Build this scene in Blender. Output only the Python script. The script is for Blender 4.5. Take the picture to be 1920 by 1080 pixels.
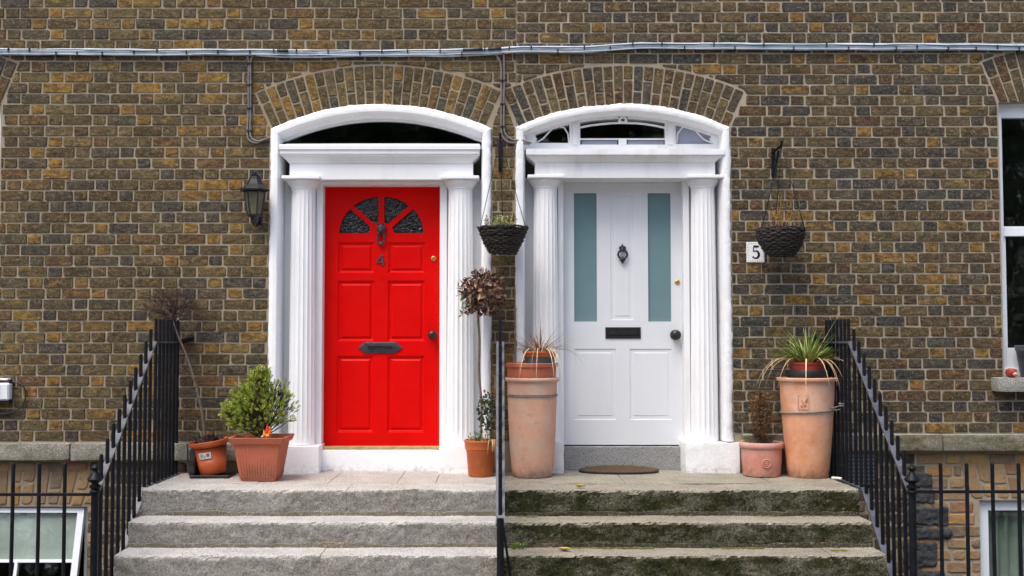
import bpy, bmesh, math, random
from mathutils import Vector, Matrix, noise
from mathutils.geometry import tessellate_polygon

for o in list(bpy.data.objects):
    bpy.data.objects.remove(o, do_unlink=True)
scene = bpy.context.scene
COL = scene.collection
rad = math.radians

# ------------------------------------------------------------------ camera, light, exposure
EYE = 1.68                      # camera height above the pavement
DIST = 8.8                      # camera distance from the house front (y = 0)
FPX = 2112.0                    # focal length in photo pixels (1920 wide)
PITCH = math.atan(100.0 / FPX)
cam_d = bpy.data.cameras.new('camera')
cam = bpy.data.objects.new('camera', cam_d)
COL.objects.link(cam)
cam.location = (0, -DIST, EYE)
cam.rotation_euler = (math.pi / 2 + PITCH, 0, 0)
cam_d.sensor_width = 36.0
cam_d.lens = 36.0 * FPX / 1920.0
cam_d.shift_x = 22.0 / 1920.0
cam_d.clip_start = 0.05
cam_d.clip_end = 2000
scene.camera = cam

SUN_EL, SUN_AZ = 62.0, 218.0      # degrees; azimuth clockwise from +y (north); 180 = straight behind the camera
world = bpy.data.worlds.new('World')
scene.world = world
world.use_nodes = True
nt = world.node_tree
nt.nodes.clear()
wo = nt.nodes.new('ShaderNodeOutputWorld')
bg = nt.nodes.new('ShaderNodeBackground')
sky = nt.nodes.new('ShaderNodeTexSky')
sky.sky_type = 'NISHITA'
sky.sun_disc = False
sky.sun_elevation = rad(SUN_EL)
sky.sun_rotation = rad(SUN_AZ)
sky.air_density = 1.0
sky.dust_density = 4.0
sky.ozone_density = 0.7
bg.inputs['Strength'].default_value = 0.15
nt.links.new(sky.outputs['Color'], bg.inputs['Color'])
nt.links.new(bg.outputs['Background'], wo.inputs['Surface'])

sun_d = bpy.data.lights.new('sun', 'SUN')
sun_d.energy = 1.5
sun_d.angle = rad(35)
sun_d.color = (1.0, 0.955, 0.89)
sun = bpy.data.objects.new('sun', sun_d)
COL.objects.link(sun)
az, el = rad(SUN_AZ), rad(SUN_EL)
sdir = Vector((math.sin(az) * math.cos(el), math.cos(az) * math.cos(el), math.sin(el)))
sun.rotation_euler = sdir.to_track_quat('Z', 'Y').to_euler()
sun.location = (0, -6, 12)

vs = scene.view_settings
vs.view_transform = 'Standard'
vs.look = 'None'
vs.gamma = 1.0
vs.exposure = 0.72

# ------------------------------------------------------------------ survey helpers
# positions in the house front were measured on the photograph; W() turns a measured
# point into metres on a vertical plane at depth Y (0 = house front, negative = towards the street)
CP, SP = math.cos(PITCH), math.sin(PITCH)
def W(px, py, Y=0.0):
    cu = 540.0 - py
    y = FPX * CP - cu * SP
    z = FPX * SP + cu * CP
    t = (Y + DIST) / y
    return ((px - 938.0) * t, EYE + z * t)
def WX(px, py, Y=0.0): return W(px, py, Y)[0]
def WZ(py, Y=0.0): return W(938, py, Y)[1]
PXM = DIST / FPX                 # metres per photo pixel on the house front

def S2L(c):
    c = c / 255.0
    return c / 12.92 if c <= 0.04045 else ((c + 0.055) / 1.055) ** 2.4
def RGB(r, g, b): return (S2L(r), S2L(g), S2L(b), 1.0)

# ------------------------------------------------------------------ objects
def tag(o, label=None, cat=None, group=None, kind=None):
    if label: o['label'] = label
    if cat: o['category'] = cat
    if group: o['group'] = group
    if kind: o['kind'] = kind
    return o
def thing(name, loc, label, cat, group=None):
    o = bpy.data.objects.new(name, None)
    o.empty_display_size = 0.1
    COL.objects.link(o)
    o.location = loc
    return tag(o, label, cat, group)
def wloc(o):
    v = Vector((0, 0, 0))
    while o is not None:
        v += Vector(o.location)
        o = o.parent
    return v

class MB:
    """collects geometry in world coordinates; build() links it as ONE mesh object"""
    def __init__(self):
        self.v = []; self.f = []; self.s = []; self.m = []; self.c = []
    def add(self, verts, faces, smooth=False, mi=0, col=None):
        n = len(self.v)
        self.v.extend(Vector(p) for p in verts)
        for f in faces:
            self.f.append([i + n for i in f]); self.s.append(smooth); self.m.append(mi); self.c.append(col)
        return self
    def xf(self, M):
        self.v = [M @ p for p in self.v]; return self
    def join(self, o):
        n = len(self.v)
        self.v += o.v; self.f += [[i + n for i in f] for f in o.f]
        self.s += o.s; self.m += o.m; self.c += o.c
        return self
    def box(self, x0, x1, y0, y1, z0, z1, c=0.0, mi=0):
        if c <= 0:
            v = [(x, y, z) for x in (x0, x1) for y in (y0, y1) for z in (z0, z1)]
            return self.add(v, [(0, 1, 3, 2), (4, 6, 7, 5), (0, 4, 5, 1), (2, 3, 7, 6), (0, 2, 6, 4), (1, 5, 7, 3)], mi=mi)
        c = min(c, abs(x1 - x0) * .45, abs(y1 - y0) * .45, abs(z1 - z0) * .45)
        lo = (x0, y0, z0); hi = (x1, y1, z1)
        ix = {}; v = []
        for i in (0, 1):
            for j in (0, 1):
                for k in (0, 1):
                    s = (i, j, k)
                    for a in range(3):
                        p = []
                        for d in range(3):
                            b = hi[d] if s[d] else lo[d]
                            if d != a: b += -c if s[d] else c
                            p.append(b)
                        ix[(s, a)] = len(v); v.append(p)
        F = []
        for a in range(3):
            b, d = [q for q in range(3) if q != a]
            for sa in (0, 1):
                def S(u, w):
                    s = [0, 0, 0]; s[a] = sa; s[b] = u; s[d] = w; return tuple(s)
                F.append([ix[(S(0, 0), a)], ix[(S(1, 0), a)], ix[(S(1, 1), a)], ix[(S(0, 1), a)]])
            for sb in (0, 1):
                for sd in (0, 1):
                    def T(u):
                        s = [0, 0, 0]; s[a] = u; s[b] = sb; s[d] = sd; return tuple(s)
                    F.append([ix[(T(0), b)], ix[(T(1), b)], ix[(T(1), d)], ix[(T(0), d)]])
        for i in (0, 1):
            for j in (0, 1):
                for k in (0, 1):
                    F.append([ix[((i, j, k), a)] for a in range(3)])
        return self.add(v, F, mi=mi)
    def prism(self, poly, y0, y1, mi=0, smooth=False):
        n = len(poly)
        v = [(x, y0, z) for x, z in poly] + [(x, y1, z) for x, z in poly]
        F = [list(range(n)), list(range(2 * n - 1, n - 1, -1))]
        self.add(v, F, mi=mi)
        self.add(v, [(i, (i + 1) % n, (i + 1) % n + n, i + n) for i in range(n)], mi=mi, smooth=smooth)
        return self
    def plate(self, outer, holes, y0, y1, mi=0, back=True):
        """flat plate in the xz plane with holes, front at y0, back at y1"""
        polys = [[Vector((x, z, 0)) for x, z in p] for p in [outer] + holes]
        tri = tessellate_polygon(polys)
        flat = [p for q in polys for p in q]
        self.add([(p.x, y0, p.y) for p in flat], [list(t) for t in tri], mi=mi)
        if back: self.add([(p.x, y1, p.y) for p in flat], [list(t)[::-1] for t in tri], mi=mi)
        for q in polys:
            n = len(q)
            v = [(p.x, y0, p.y) for p in q] + [(p.x, y1, p.y) for p in q]
            self.add(v, [(i, (i + 1) % n, (i + 1) % n + n, i + n) for i in range(n)], mi=mi)
        return self
    def tube(self, pts, r, n=8, cap=True, mi=0, col=None, smooth=True):
        pts = [Vector(p) for p in pts]
        rs = r if isinstance(r, (list, tuple)) else [r] * len(pts)
        v = []; F = []
        up = Vector((0.13, 0.21, 0.97)).normalized()
        prev = None
        for i, p in enumerate(pts):
            t = (pts[min(i + 1, len(pts) - 1)] - pts[max(i - 1, 0)])
            if t.length < 1e-9: t = Vector((0, 0, 1))
            t.normalize()
            if prev is None:
                a = t.cross(up)
                if a.length < 0.1: a = t.cross(Vector((1, 0, 0)))
            else:
                a = prev - t * prev.dot(t)
                if a.length < 1e-6: a = t.cross(up)
            a.normalize(); prev = a
            b = t.cross(a)
            for k in range(n):
                w = 2 * math.pi * k / n + (math.pi / 4 if n == 4 else 0)
                v.append(p + (a * math.cos(w) + b * math.sin(w)) * rs[i])
        for i in range(len(pts) - 1):
            for k in range(n):
                F.append((i * n + k, i * n + (k + 1) % n, (i + 1) * n + (k + 1) % n, (i + 1) * n + k))
        self.add(v, F, smooth=smooth and n > 4, mi=mi, col=col)
        if cap and n > 2:
            self.add([v[k] for k in range(n)], [list(range(n))[::-1]], mi=mi, col=col)
            self.add([v[(len(pts) - 1) * n + k] for k in range(n)], [list(range(n))], mi=mi, col=col)
        return self
    def lathe(self, prof, c=(0, 0, 0), n=32, mi=0, smooth=True, wob=0.0, seed=0.0, a0=0.0):
        """profile of (radius, z) turned about the vertical through c"""
        v = []; F = []
        for r, z in prof:
            for k in range(n):
                w = 2 * math.pi * k / n + a0
                rr = r
                if wob: rr = r * (1 + wob * noise.noise(Vector((math.cos(w) * 1.3 + seed, math.sin(w) * 1.3, z * 4))))
                v.append((c[0] + rr * math.cos(w), c[1] + rr * math.sin(w), c[2] + z))
        for i in range(len(prof) - 1):
            for k in range(n):
                F.append((i * n + k, i * n + (k + 1) % n, (i + 1) * n + (k + 1) % n, (i + 1) * n + k))
        self.add(v, F, smooth=smooth, mi=mi)
        if prof[0][0] > 1e-5: self.add(v[:n], [list(range(n))[::-1]], mi=mi)
        if prof[-1][0] > 1e-5: self.add(v[-n:], [list(range(n))], mi=mi)
        return self
    def loft(self, rings, closed=True, caps=False, smooth=False, mi=0):
        n = len(rings[0]); v = [p for r in rings for p in r]; F = []
        m = n if closed else n - 1
        for i in range(len(rings) - 1):
            for k in range(m):
                F.append((i * n + k, i * n + (k + 1) % n, (i + 1) * n + (k + 1) % n, (i + 1) * n + k))
        self.add(v, F, smooth=smooth, mi=mi)
        if caps:
            self.add(rings[0], [list(range(n))[::-1]], mi=mi); self.add(rings[-1], [list(range(n))], mi=mi)
        return self
    def panel(self, x0, x1, z0, z1, steps, mi=0):
        """nested rectangles (inset, y): a moulded panel facing -y"""
        rings = [[(x0 + i, y, z0 + i), (x1 - i, y, z0 + i), (x1 - i, y, z1 - i), (x0 + i, y, z1 - i)] for i, y in steps]
        self.loft(rings, mi=mi)
        return self.add(rings[-1], [(0, 1, 2, 3)], mi=mi)
    def ball(self, c, r, n=12, m=8, sc=(1, 1, 1), mi=0):
        return self.join(MB().lathe([(max(1e-6, r * math.sin(math.pi * i / m)), -r * math.cos(math.pi * i / m)) for i in range(m + 1)], n=n, mi=mi)
                         .xf(Matrix.Translation(Vector(c)) @ Matrix.Diagonal((sc[0], sc[1], sc[2], 1))))
    def torus(self, c, R, r, axis='Y', n=24, m=8, arc=(0, 2 * math.pi), sx=1.0, sz=1.0):
        full = abs(arc[1] - arc[0] - 2 * math.pi) < 1e-4
        k = n if full else n + 1
        pts = []
        for i in range(k + (1 if full else 0)):
            a = arc[0] + (arc[1] - arc[0]) * i / n
            u, w = R * math.cos(a) * sx, R * math.sin(a) * sz
            pts.append({'Y': (c[0] + u, c[1], c[2] + w), 'Z': (c[0] + u, c[1] + w, c[2]), 'X': (c[0], c[1] + u, c[2] + w)}[axis])
        return self.tube(pts, r, n=m, cap=not full)
    def build(self, name, mats, parent=None, recalc=True, origin=None):
        me = bpy.data.meshes.new(name)
        off = wloc(parent) if parent is not None else Vector(origin or (0, 0, 0))
        me.from_pydata([tuple(p - off) for p in self.v], [], self.f)
        me.polygons.foreach_set('use_smooth', self.s)
        me.polygons.foreach_set('material_index', self.m)
        if any(c is not None for c in self.c):
            at = me.attributes.new('tint', 'FLOAT_COLOR', 'FACE')
            at.data.foreach_set('color', [q for c in self.c for q in (c or (1, 1, 1, 1))])
        for m in (mats if isinstance(mats, (list, tuple)) else [mats]): me.materials.append(m)
        if recalc:
            bm = bmesh.new(); bm.from_mesh(me)
            bmesh.ops.remove_doubles(bm, verts=bm.verts, dist=1e-6)
            bmesh.ops.recalc_face_normals(bm, faces=bm.faces)
            if any(self.s):
                for e in bm.edges:
                    if len(e.link_faces) == 2 and e.calc_face_angle(0) > 0.75: e.smooth = False
            bm.to_mesh(me); bm.free()
        me.update()
        o = bpy.data.objects.new(name, me)
        COL.objects.link(o)
        if parent is not None: o.parent = parent
        else: o.location = off
        return o

# ------------------------------------------------------------------ materials
class NT:
    def __init__(self, name):
        self.mat = bpy.data.materials.new(name); self.mat.use_nodes = True
        self.t = self.mat.node_tree; self.t.nodes.clear()
        self.out = self.n('ShaderNodeOutputMaterial'); self.b = self.n('ShaderNodeBsdfPrincipled')
        self.l(self.b.outputs[0], self.out.inputs[0])
        self.geo = self.n('ShaderNodeNewGeometry')
        self.pos = self.geo.outputs['Position']
    def n(self, t, **k):
        nd = self.t.nodes.new(t)
        for a, b in k.items(): setattr(nd, a, b)
        return nd
    def l(self, a, b): self.t.links.new(a, b)
    def put(self, sock, v):
        if hasattr(v, 'is_linked') or hasattr(v, 'links'): self.l(v, sock)
        else: sock.default_value = v
    def noise(self, scale, detail=4, rough=.55, vec=None, dist=0.0):
        nd = self.n('ShaderNodeTexNoise'); nd.inputs['Scale'].default_value = scale
        nd.inputs['Detail'].default_value = detail; nd.inputs['Roughness'].default_value = rough
        nd.inputs['Distortion'].default_value = dist
        self.l(vec if vec is not None else self.pos, nd.inputs['Vector'])
        return nd.outputs['Fac']
    def ramp(self, fac, stops):
        nd = self.n('ShaderNodeValToRGB'); e = nd.color_ramp.elements
        while len(e) < len(stops): e.new(.5)
        for q, (p, c) in zip(e, stops):
            q.position = p; q.color = c if not isinstance(c, (int, float)) else (c, c, c, 1)
        self.l(fac, nd.inputs['Fac']); return nd.outputs['Color']
    def mix(self, fac, a, b, mode='MIX'):
        nd = self.n('ShaderNodeMix', data_type='RGBA', blend_type=mode)
        self.put(nd.inputs[0], fac); self.put(nd.inputs[6], a); self.put(nd.inputs[7], b)
        return nd.outputs[2]
    def math(self, op, a, b=0.0):
        nd = self.n('ShaderNodeMath', operation=op); self.put(nd.inputs[0], a); self.put(nd.inputs[1], b)
        return nd.outputs[0]
    def vmap(self, scale, vec=None):
        nd = self.n('ShaderNodeMapping'); nd.inputs['Scale'].default_value = scale
        self.l(vec if vec is not None else self.pos, nd.inputs['Vector']); return nd.outputs[0]
    def attr(self, name):
        nd = self.n('ShaderNodeAttribute'); nd.attribute_name = name; return nd.outputs['Color']
    def fin(self, col, rough=.6, bump=None, bstr=.4, bdist=.004, metallic=0, spec=.5, coat=0):
        self.put(self.b.inputs['Base Color'], col); self.put(self.b.inputs['Roughness'], rough)
        self.b.inputs['Metallic'].default_value = metallic
        self.b.inputs['Specular IOR Level'].default_value = spec
        self.b.inputs['Coat Weight'].default_value = coat
        if bump is not None:
            nd = self.n('ShaderNodeBump'); nd.inputs['Strength'].default_value = bstr; nd.inputs['Distance'].default_value = bdist
            self.l(bump, nd.inputs['Height']); self.l(nd.outputs[0], self.b.inputs['Normal'])
        return self.mat

def speckled(name, c0, c1, scale=6, rough=.6, bscale=60, bstr=.3, bdist=.003, fine=None, spec=.4, metallic=0, coat=0, lo=.35, hi=.68):
    t = NT(name)
    col = t.ramp(t.noise(scale, 6, .6), [(lo, c0), (hi, c1)])
    if fine:
        col = t.mix(t.ramp(t.noise(fine[0], 3, .6), [(fine[2], 0.0), (fine[3], 1.0)]), col, fine[1])
    return t.fin(col, rough, t.noise(bscale, 4, .6), bstr, bdist, metallic, spec, coat)

def brick_mat(name, dark, flecks):
    t = NT(name)
    at = t.n('ShaderNodeAttribute'); at.attribute_name = 'tint'
    c1 = at.outputs['Color']; amt = at.outputs['Alpha']
    sh = t.n('ShaderNodeVectorMath', operation='SCALE'); t.l(c1, sh.inputs[0]); sh.inputs[3].default_value = 60.0
    ad = t.n('ShaderNodeVectorMath', operation='ADD'); t.l(t.pos, ad.inputs[0]); t.l(sh.outputs[0], ad.inputs[1])
    p = t.vmap((.7, 1, 1.25), ad.outputs[0])
    blot = t.noise(15, 6, .7, p, .4)
    och = t.ramp(t.noise(9, 3, .6, p), [(.38, RGB(150, 124, 62)), (.52, RGB(170, 132, 62)), (.66, RGB(160, 108, 52))])
    lo = t.math('SUBTRACT', .665, t.math('MULTIPLY', amt, .27))
    mk = t.n('ShaderNodeMapRange'); t.l(blot, mk.inputs[0]); t.l(lo, mk.inputs[1]); t.l(t.math('ADD', lo, .17), mk.inputs[2])
    col = t.mix(t.math('MULTIPLY', mk.outputs[0], .8), c1, och)
    # mottling: dark pores and paler worn skin
    dk = t.mix(1.0, col, (.40, .40, .42, 1), 'MULTIPLY')
    m1 = t.noise(30, 7, .8, t.vmap((.6, 1, 1.2), ad.outputs[0]))
    col = t.mix(t.ramp(m1, [(.43, 0.0), (.57, dark)]), col, dk)
    col = t.mix(t.ramp(m1, [(.28, .5), (.43, 0.0)]), col, RGB(148, 134, 108))
    soot = t.noise(1.1, 4, .6)
    col = t.mix(t.ramp(soot, [(.45, 0.0), (.75, .30)]), col, (.03, .028, .027, 1))
    fine = t.noise(64, 4, .8)
    col = t.mix(t.ramp(fine, [(.56, 0.0), (.68, flecks)]), col, RGB(196, 184, 164))
    col = t.mix(t.ramp(fine, [(.33, .9), (.46, 0.0)]), col, RGB(32, 27, 23))
    h = t.math('ADD', m1, t.math('MULTIPLY', fine, .5))
    return t.fin(col, .92, h, .9, .008, spec=.2)

M = {}
M['brick4'] = brick_mat('weathered_brick_ochre', .85, .38)
M['brick5'] = brick_mat('weathered_brick_grey', .9, .42)
def mortar_mat(name, a, b):
    t = NT(name)
    col = t.ramp(t.noise(5, 6, .65), [(.3, a), (.7, b)])
    col = t.mix(t.ramp(t.noise(160, 2, .6), [(.5, 0.0), (.75, .5)]), col, RGB(110, 100, 88))
    return t.fin(col, .95, t.noise(90, 4, .7), .6, .004, spec=.2)
M['mortar4'] = mortar_mat('lime_mortar', RGB(138, 127, 108), RGB(166, 154, 134))
M['mortar5'] = mortar_mat('lime_mortar_pale', RGB(142, 132, 115), RGB(172, 161, 143))

def white_paint(name, base, dirt, amt, bstr=.15, bscale=18, rough=.42, chips=0.0, bd=.003, grime=.45):
    t = NT(name)
    col = t.ramp(t.noise(2.2, 5, .6), [(.3, base), (.7, tuple(min(1, c * 1.05) for c in base[:3]) + (1,))])
    d = t.math('MULTIPLY', t.ramp(t.noise(7, 6, .7, t.vmap((1, 1, .25))), [(.52, 0.0), (.8, 1.0)]), amt)
    col = t.mix(d, col, dirt)
    # grime with a shape of its own along the foot of the paintwork
    s = t.n('ShaderNodeSeparateXYZ'); t.l(t.pos, s.inputs[0])
    foot = t.n('ShaderNodeMapRange'); foot.inputs[1].default_value = .66; foot.inputs[2].default_value = .735
    foot.inputs[3].default_value = 1.0; foot.inputs[4].default_value = 0.0; t.l(s.outputs[2], foot.inputs[0])
    g = t.math('MULTIPLY', foot.outputs[0], t.ramp(t.noise(22, 5, .7), [(.47, 0.0), (.62, grime)]))
    col = t.mix(g, col, RGB(120, 112, 98))
    if chips:
        col = t.mix(t.ramp(t.noise(34, 4, .75, t.vmap((1, 1, .5))), [(.70, 0.0), (.735, chips)]), col, RGB(120, 112, 100))
    return t.fin(col, rough, t.noise(bscale, 5, .65), bstr, bd, spec=.4)
M['white'] = white_paint('white_gloss_paint', (.80, .81, .83, 1), RGB(192, 192, 190), .35, bstr=.16)
M['white5'] = white_paint('white_worn_paint', (.77, .78, .80, 1), RGB(186, 184, 178), .5, chips=.6, bstr=.2, bscale=30)
M['rough_white'] = white_paint('white_rough_plaster_paint', (.87, .88, .90, 1), RGB(206, 206, 204), .25, .6, 55, .6, bd=.005)
M['rough_white5'] = white_paint('white_flaking_plaster_paint', (.80, .81, .83, 1), RGB(194, 190, 182), .45, .7, 48, .6, chips=.5, bd=.006, grime=.6)
M['upvc'] = white_paint('white_window_frame', (.74, .78, .83, 1), RGB(190, 192, 192), .12, .05, 10, .35, grime=0.0)
M['door_white'] = white_paint('white_door_paint', (.66, .685, .72, 1), RGB(180, 184, 190), .2, .08, 26, .38)
t = NT('red_door_paint')
col = t.ramp(t.noise(3, 5, .6), [(.3, (.62, .0012, .0008, 1)), (.7, (.70, .0018, .001, 1))])
M['red'] = t.fin(col, t.ramp(t.noise(9, 4), [(.3, .34), (.7, .5)]), t.noise(26, 4, .6, t.vmap((1, 1, .3))), .10, .003, spec=.12)
M['iron'] = speckled('black_iron_paint', (.004, .0045, .007, 1), (.009, .010, .014, 1), 20, .45, 70, .5, .003, fine=(45, RGB(84, 74, 68), .70, .80), spec=.18)
M['iron_rail'] = speckled('grey_rail_paint', (.045, .048, .062, 1), (.10, .105, .13, 1), 14, .34, 60, .5, .003, fine=(50, RGB(140, 138, 140), .62, .8), spec=.6)  # rails in a lighter grey than the bars, with pale flecks
M['black'] = speckled('black_hardware', (.010, .010, .012, 1), (.02, .021, .025, 1), 30, .32, 120, .15, .001, spec=.5)
M['letterplate'] = speckled('grey_black_letter_plate', (.030, .032, .042, 1), (.055, .058, .072, 1), 25, .35, 90, .2, .001)
M['lantern_black'] = speckled('lantern_black_paint', (.006, .008, .012, 1), (.014, .016, .023, 1), 25, .45, 90, .2, .001, spec=.25)
M['brass'] = speckled('brass', RGB(190, 140, 70), RGB(214, 170, 100), 40, .35, 80, .1, .001, metallic=.8)
M['brass_strip'] = speckled('weathered_brass_strip', RGB(150, 128, 88), RGB(188, 166, 118), 12, .45, 80, .2, .001, metallic=.4)
M['pewter'] = speckled('dull_metal_numeral', RGB(72, 52, 62), RGB(110, 90, 100), 60, .35, 80, .3, .001, metallic=.3)

def glass_mat(name, tint, refl=1.0, rough=.02, bump=None, see=.85):
    """thin pane: tinted see-through plus mirror reflection by angle"""
    m = bpy.data.materials.new(name); m.use_nodes = True; t = m.node_tree; t.nodes.clear()
    out = t.nodes.new('ShaderNodeOutputMaterial'); mx = t.nodes.new('ShaderNodeMixShader')
    tr = t.nodes.new('ShaderNodeBsdfTransparent'); gl = t.nodes.new('ShaderNodeBsdfGlossy')
    fr = t.nodes.new('ShaderNodeLayerWeight'); fr.inputs[0].default_value = .5
    pw = t.nodes.new('ShaderNodeMath'); pw.operation = 'POWER'; pw.inputs[1].default_value = 5.0
    mu = t.nodes.new('ShaderNodeMath'); mu.operation = 'MULTIPLY_ADD'; mu.inputs[1].default_value = .9; mu.inputs[2].default_value = .045 * refl
    t.links.new(fr.outputs['Facing'], pw.inputs[0])
    tr.inputs[0].default_value = tint; gl.inputs['Roughness'].default_value = rough
    t.links.new(pw.outputs[0], mu.inputs[0]); t.links.new(mu.outputs[0], mx.inputs[0])
    t.links.new(tr.outputs[0], mx.inputs[1]); t.links.new(gl.outputs[0], mx.inputs[2]); t.links.new(mx.outputs[0], out.inputs[0])
    if bump:
        g = t.nodes.new('ShaderNodeNewGeometry'); nz = t.nodes.new('ShaderNodeTexNoise'); nz.inputs['Scale'].default_value = bump[0]
        bp = t.nodes.new('ShaderNodeBump'); bp.inputs['Strength'].default_value = bump[1]; bp.inputs['Distance'].default_value = .01
        t.links.new(g.outputs['Position'], nz.inputs['Vector']); t.links.new(nz.outputs['Fac'], bp.inputs['Height'])
        t.links.new(bp.outputs[0], gl.inputs['Normal'])
    return m
M['glass'] = glass_mat('window_glass', (.93, .95, .94, 1), 1.5, .03, (6, .08))
M['glass_ripple'] = glass_mat('obscured_ripple_glass', (.16, .18, .18, 1), 1.5, .04, (48, 1.0))
M['lamp_glass'] = speckled('dusty_lantern_glass', RGB(84, 82, 66), RGB(106, 103, 82), 12, .35, 40, .1, .001)
M['frost'] = speckled('frosted_teal_glass', (.142, .235, .258, 1), (.172, .272, .292, 1), 1.6, .16, 160, .12, .0006, spec=.5)
M['pale_glass'] = speckled('opaque_pale_lilac', RGB(150, 154, 176), RGB(166, 170, 188), 5, .3, 100, .1, .001)  # opaque pale lilac, for fanlight panes and the grille plate
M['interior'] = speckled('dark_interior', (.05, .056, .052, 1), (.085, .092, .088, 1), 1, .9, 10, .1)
M['gap_shade'] = speckled('painted_gap_shade', RGB(70, 66, 58), RGB(96, 92, 84), 9, .9, 40, .3)  # dark colour stands in for the shade in the gaps beside the frieze
M['curtain'] = speckled('sage_green_curtain', RGB(104, 120, 110), RGB(158, 172, 160), 2, .9, 200, .3, .001)
M['blind'] = speckled('pale_green_blind', RGB(152, 164, 156), RGB(178, 188, 182), 2, .8, 150, .1, .001)

def stone_mat(name, a, b, moss=None, mossamt=(.5, .7), face=None, warm=RGB(150, 130, 104), speck=.75, mfreq=6.0, mw=.25):
    t = NT(name)
    col = t.ramp(t.noise(4.5, 7, .65), [(.3, a), (.7, b)])
    col = t.mix(t.ramp(t.noise(2.1, 4, .6), [(.52, 0.0), (.72, .5)]), col, warm)
    col = t.mix(t.ramp(t.noise(110, 3, .75), [(.53, 0.0), (.64, speck)]), col, RGB(216, 213, 206))
    col = t.mix(t.ramp(t.noise(95, 3, .7), [(.34, .9), (.47, 0.0)]), col, RGB(62, 59, 54))
    if moss:
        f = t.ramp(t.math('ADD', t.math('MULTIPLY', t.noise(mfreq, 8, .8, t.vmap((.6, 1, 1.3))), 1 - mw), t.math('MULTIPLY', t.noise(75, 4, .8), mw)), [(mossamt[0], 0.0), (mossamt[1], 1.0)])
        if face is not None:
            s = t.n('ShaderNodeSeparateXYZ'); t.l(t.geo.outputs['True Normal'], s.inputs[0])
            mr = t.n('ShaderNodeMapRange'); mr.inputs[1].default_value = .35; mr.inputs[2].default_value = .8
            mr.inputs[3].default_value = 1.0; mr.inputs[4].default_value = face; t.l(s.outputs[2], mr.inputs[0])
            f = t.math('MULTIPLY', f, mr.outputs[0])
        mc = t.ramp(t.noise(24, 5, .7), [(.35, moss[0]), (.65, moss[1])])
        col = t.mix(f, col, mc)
    h = t.math('ADD', t.math('MULTIPLY', t.noise(30, 6, .75), .7), t.math('MULTIPLY', t.noise(110, 4, .75), .8))
    return t.fin(col, .95, h, .9, .010, spec=.12)
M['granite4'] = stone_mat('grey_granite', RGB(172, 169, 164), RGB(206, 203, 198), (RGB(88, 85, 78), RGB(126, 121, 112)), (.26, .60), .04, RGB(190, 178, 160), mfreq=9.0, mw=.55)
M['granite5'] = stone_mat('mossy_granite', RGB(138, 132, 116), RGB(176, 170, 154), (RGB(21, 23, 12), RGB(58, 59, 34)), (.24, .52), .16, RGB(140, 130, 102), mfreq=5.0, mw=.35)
M['paving4'] = stone_mat('pale_paving', RGB(168, 162, 154), RGB(196, 191, 184), (RGB(110, 102, 88), RGB(130, 120, 104)), (.58, .75), None, RGB(170, 150, 130))
M['ledge4'] = stone_mat('grey_limestone_ledge', RGB(126, 124, 112), RGB(158, 155, 142), (RGB(104, 102, 80), RGB(124, 120, 96)), (.48, .7))
M['ledge5'] = stone_mat('mossy_limestone_ledge', RGB(140, 138, 124), RGB(172, 170, 158), (RGB(70, 68, 44), RGB(104, 98, 66)), (.36, .6), .12)
M['fillet4'] = stone_mat('tan_mortar_fillet', RGB(112, 104, 90), RGB(140, 131, 116), (RGB(88, 83, 70), RGB(108, 102, 86)), (.4, .65))
M['fillet5'] = stone_mat('mossy_mortar_fillet', RGB(66, 63, 48), RGB(110, 104, 86), (RGB(32, 31, 19), RGB(60, 58, 36)), (.3, .6))
M['sill'] = stone_mat('granite_sill', RGB(128, 128, 122), RGB(160, 160, 154), (RGB(96, 96, 84), RGB(112, 110, 96)), (.55, .75))
M['calp'] = stone_mat('black_calp_stone', RGB(42, 45, 48), RGB(92, 95, 98), None, warm=RGB(58, 58, 56), speck=.06)
M['granite_riser'] = stone_mat('granite_door_riser', RGB(140, 141, 140), RGB(160, 162, 162), None, warm=RGB(146, 144, 138), speck=.35)
M['rubble'] = stone_mat('dark_rubble', RGB(58, 54, 48), RGB(86, 80, 70), None, warm=RGB(70, 62, 50))
M['pavement'] = stone_mat('grey_pavement', RGB(118, 116, 112), RGB(140, 138, 134), None, warm=RGB(128, 124, 116))
M['area_floor'] = stone_mat('damp_concrete', RGB(80, 80, 74), RGB(104, 102, 94), None, warm=RGB(88, 86, 72))

def terracotta(name, a, b, bloom, amt, bstr=.25):
    t = NT(name)
    col = t.ramp(t.noise(6, 6, .6), [(.3, a), (.7, b)])
    col = t.mix(t.ramp(t.noise(3.6, 6, .68), [(.46, 0.0), (.72, amt)]), col, bloom)
    col = t.mix(t.ramp(t.noise(22, 6, .75), [(.58, 0.0), (.70, .5)]), col, RGB(150, 98, 74))
    s = t.n('ShaderNodeSeparateXYZ'); t.l(t.pos, s.inputs[0])
    ft = t.n('ShaderNodeMapRange'); ft.inputs[1].default_value = .66; ft.inputs[2].default_value = .80; ft.inputs[3].default_value = .8; ft.inputs[4].default_value = 0.0; t.l(s.outputs[2], ft.inputs[0])
    col = t.mix(t.math('MULTIPLY', ft.outputs[0], t.ramp(t.noise(14, 6, .7), [(.4, 0.0), (.62, 1.0)])), col, RGB(112, 92, 76))
    return t.fin(col, .85, t.noise(45, 5, .65), bstr, .003, spec=.25)
M['terra_pale'] = terracotta('pale_terracotta', RGB(196, 146, 120), RGB(212, 168, 144), RGB(192, 172, 158), 1.0)
M['terra_orange'] = terracotta('warm_terracotta', RGB(198, 134, 98), RGB(220, 164, 130), RGB(214, 184, 166), .95)
M['terra_pink'] = terracotta('pink_terracotta', RGB(184, 118, 102), RGB(204, 142, 126), RGB(192, 164, 156), .9)
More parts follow.
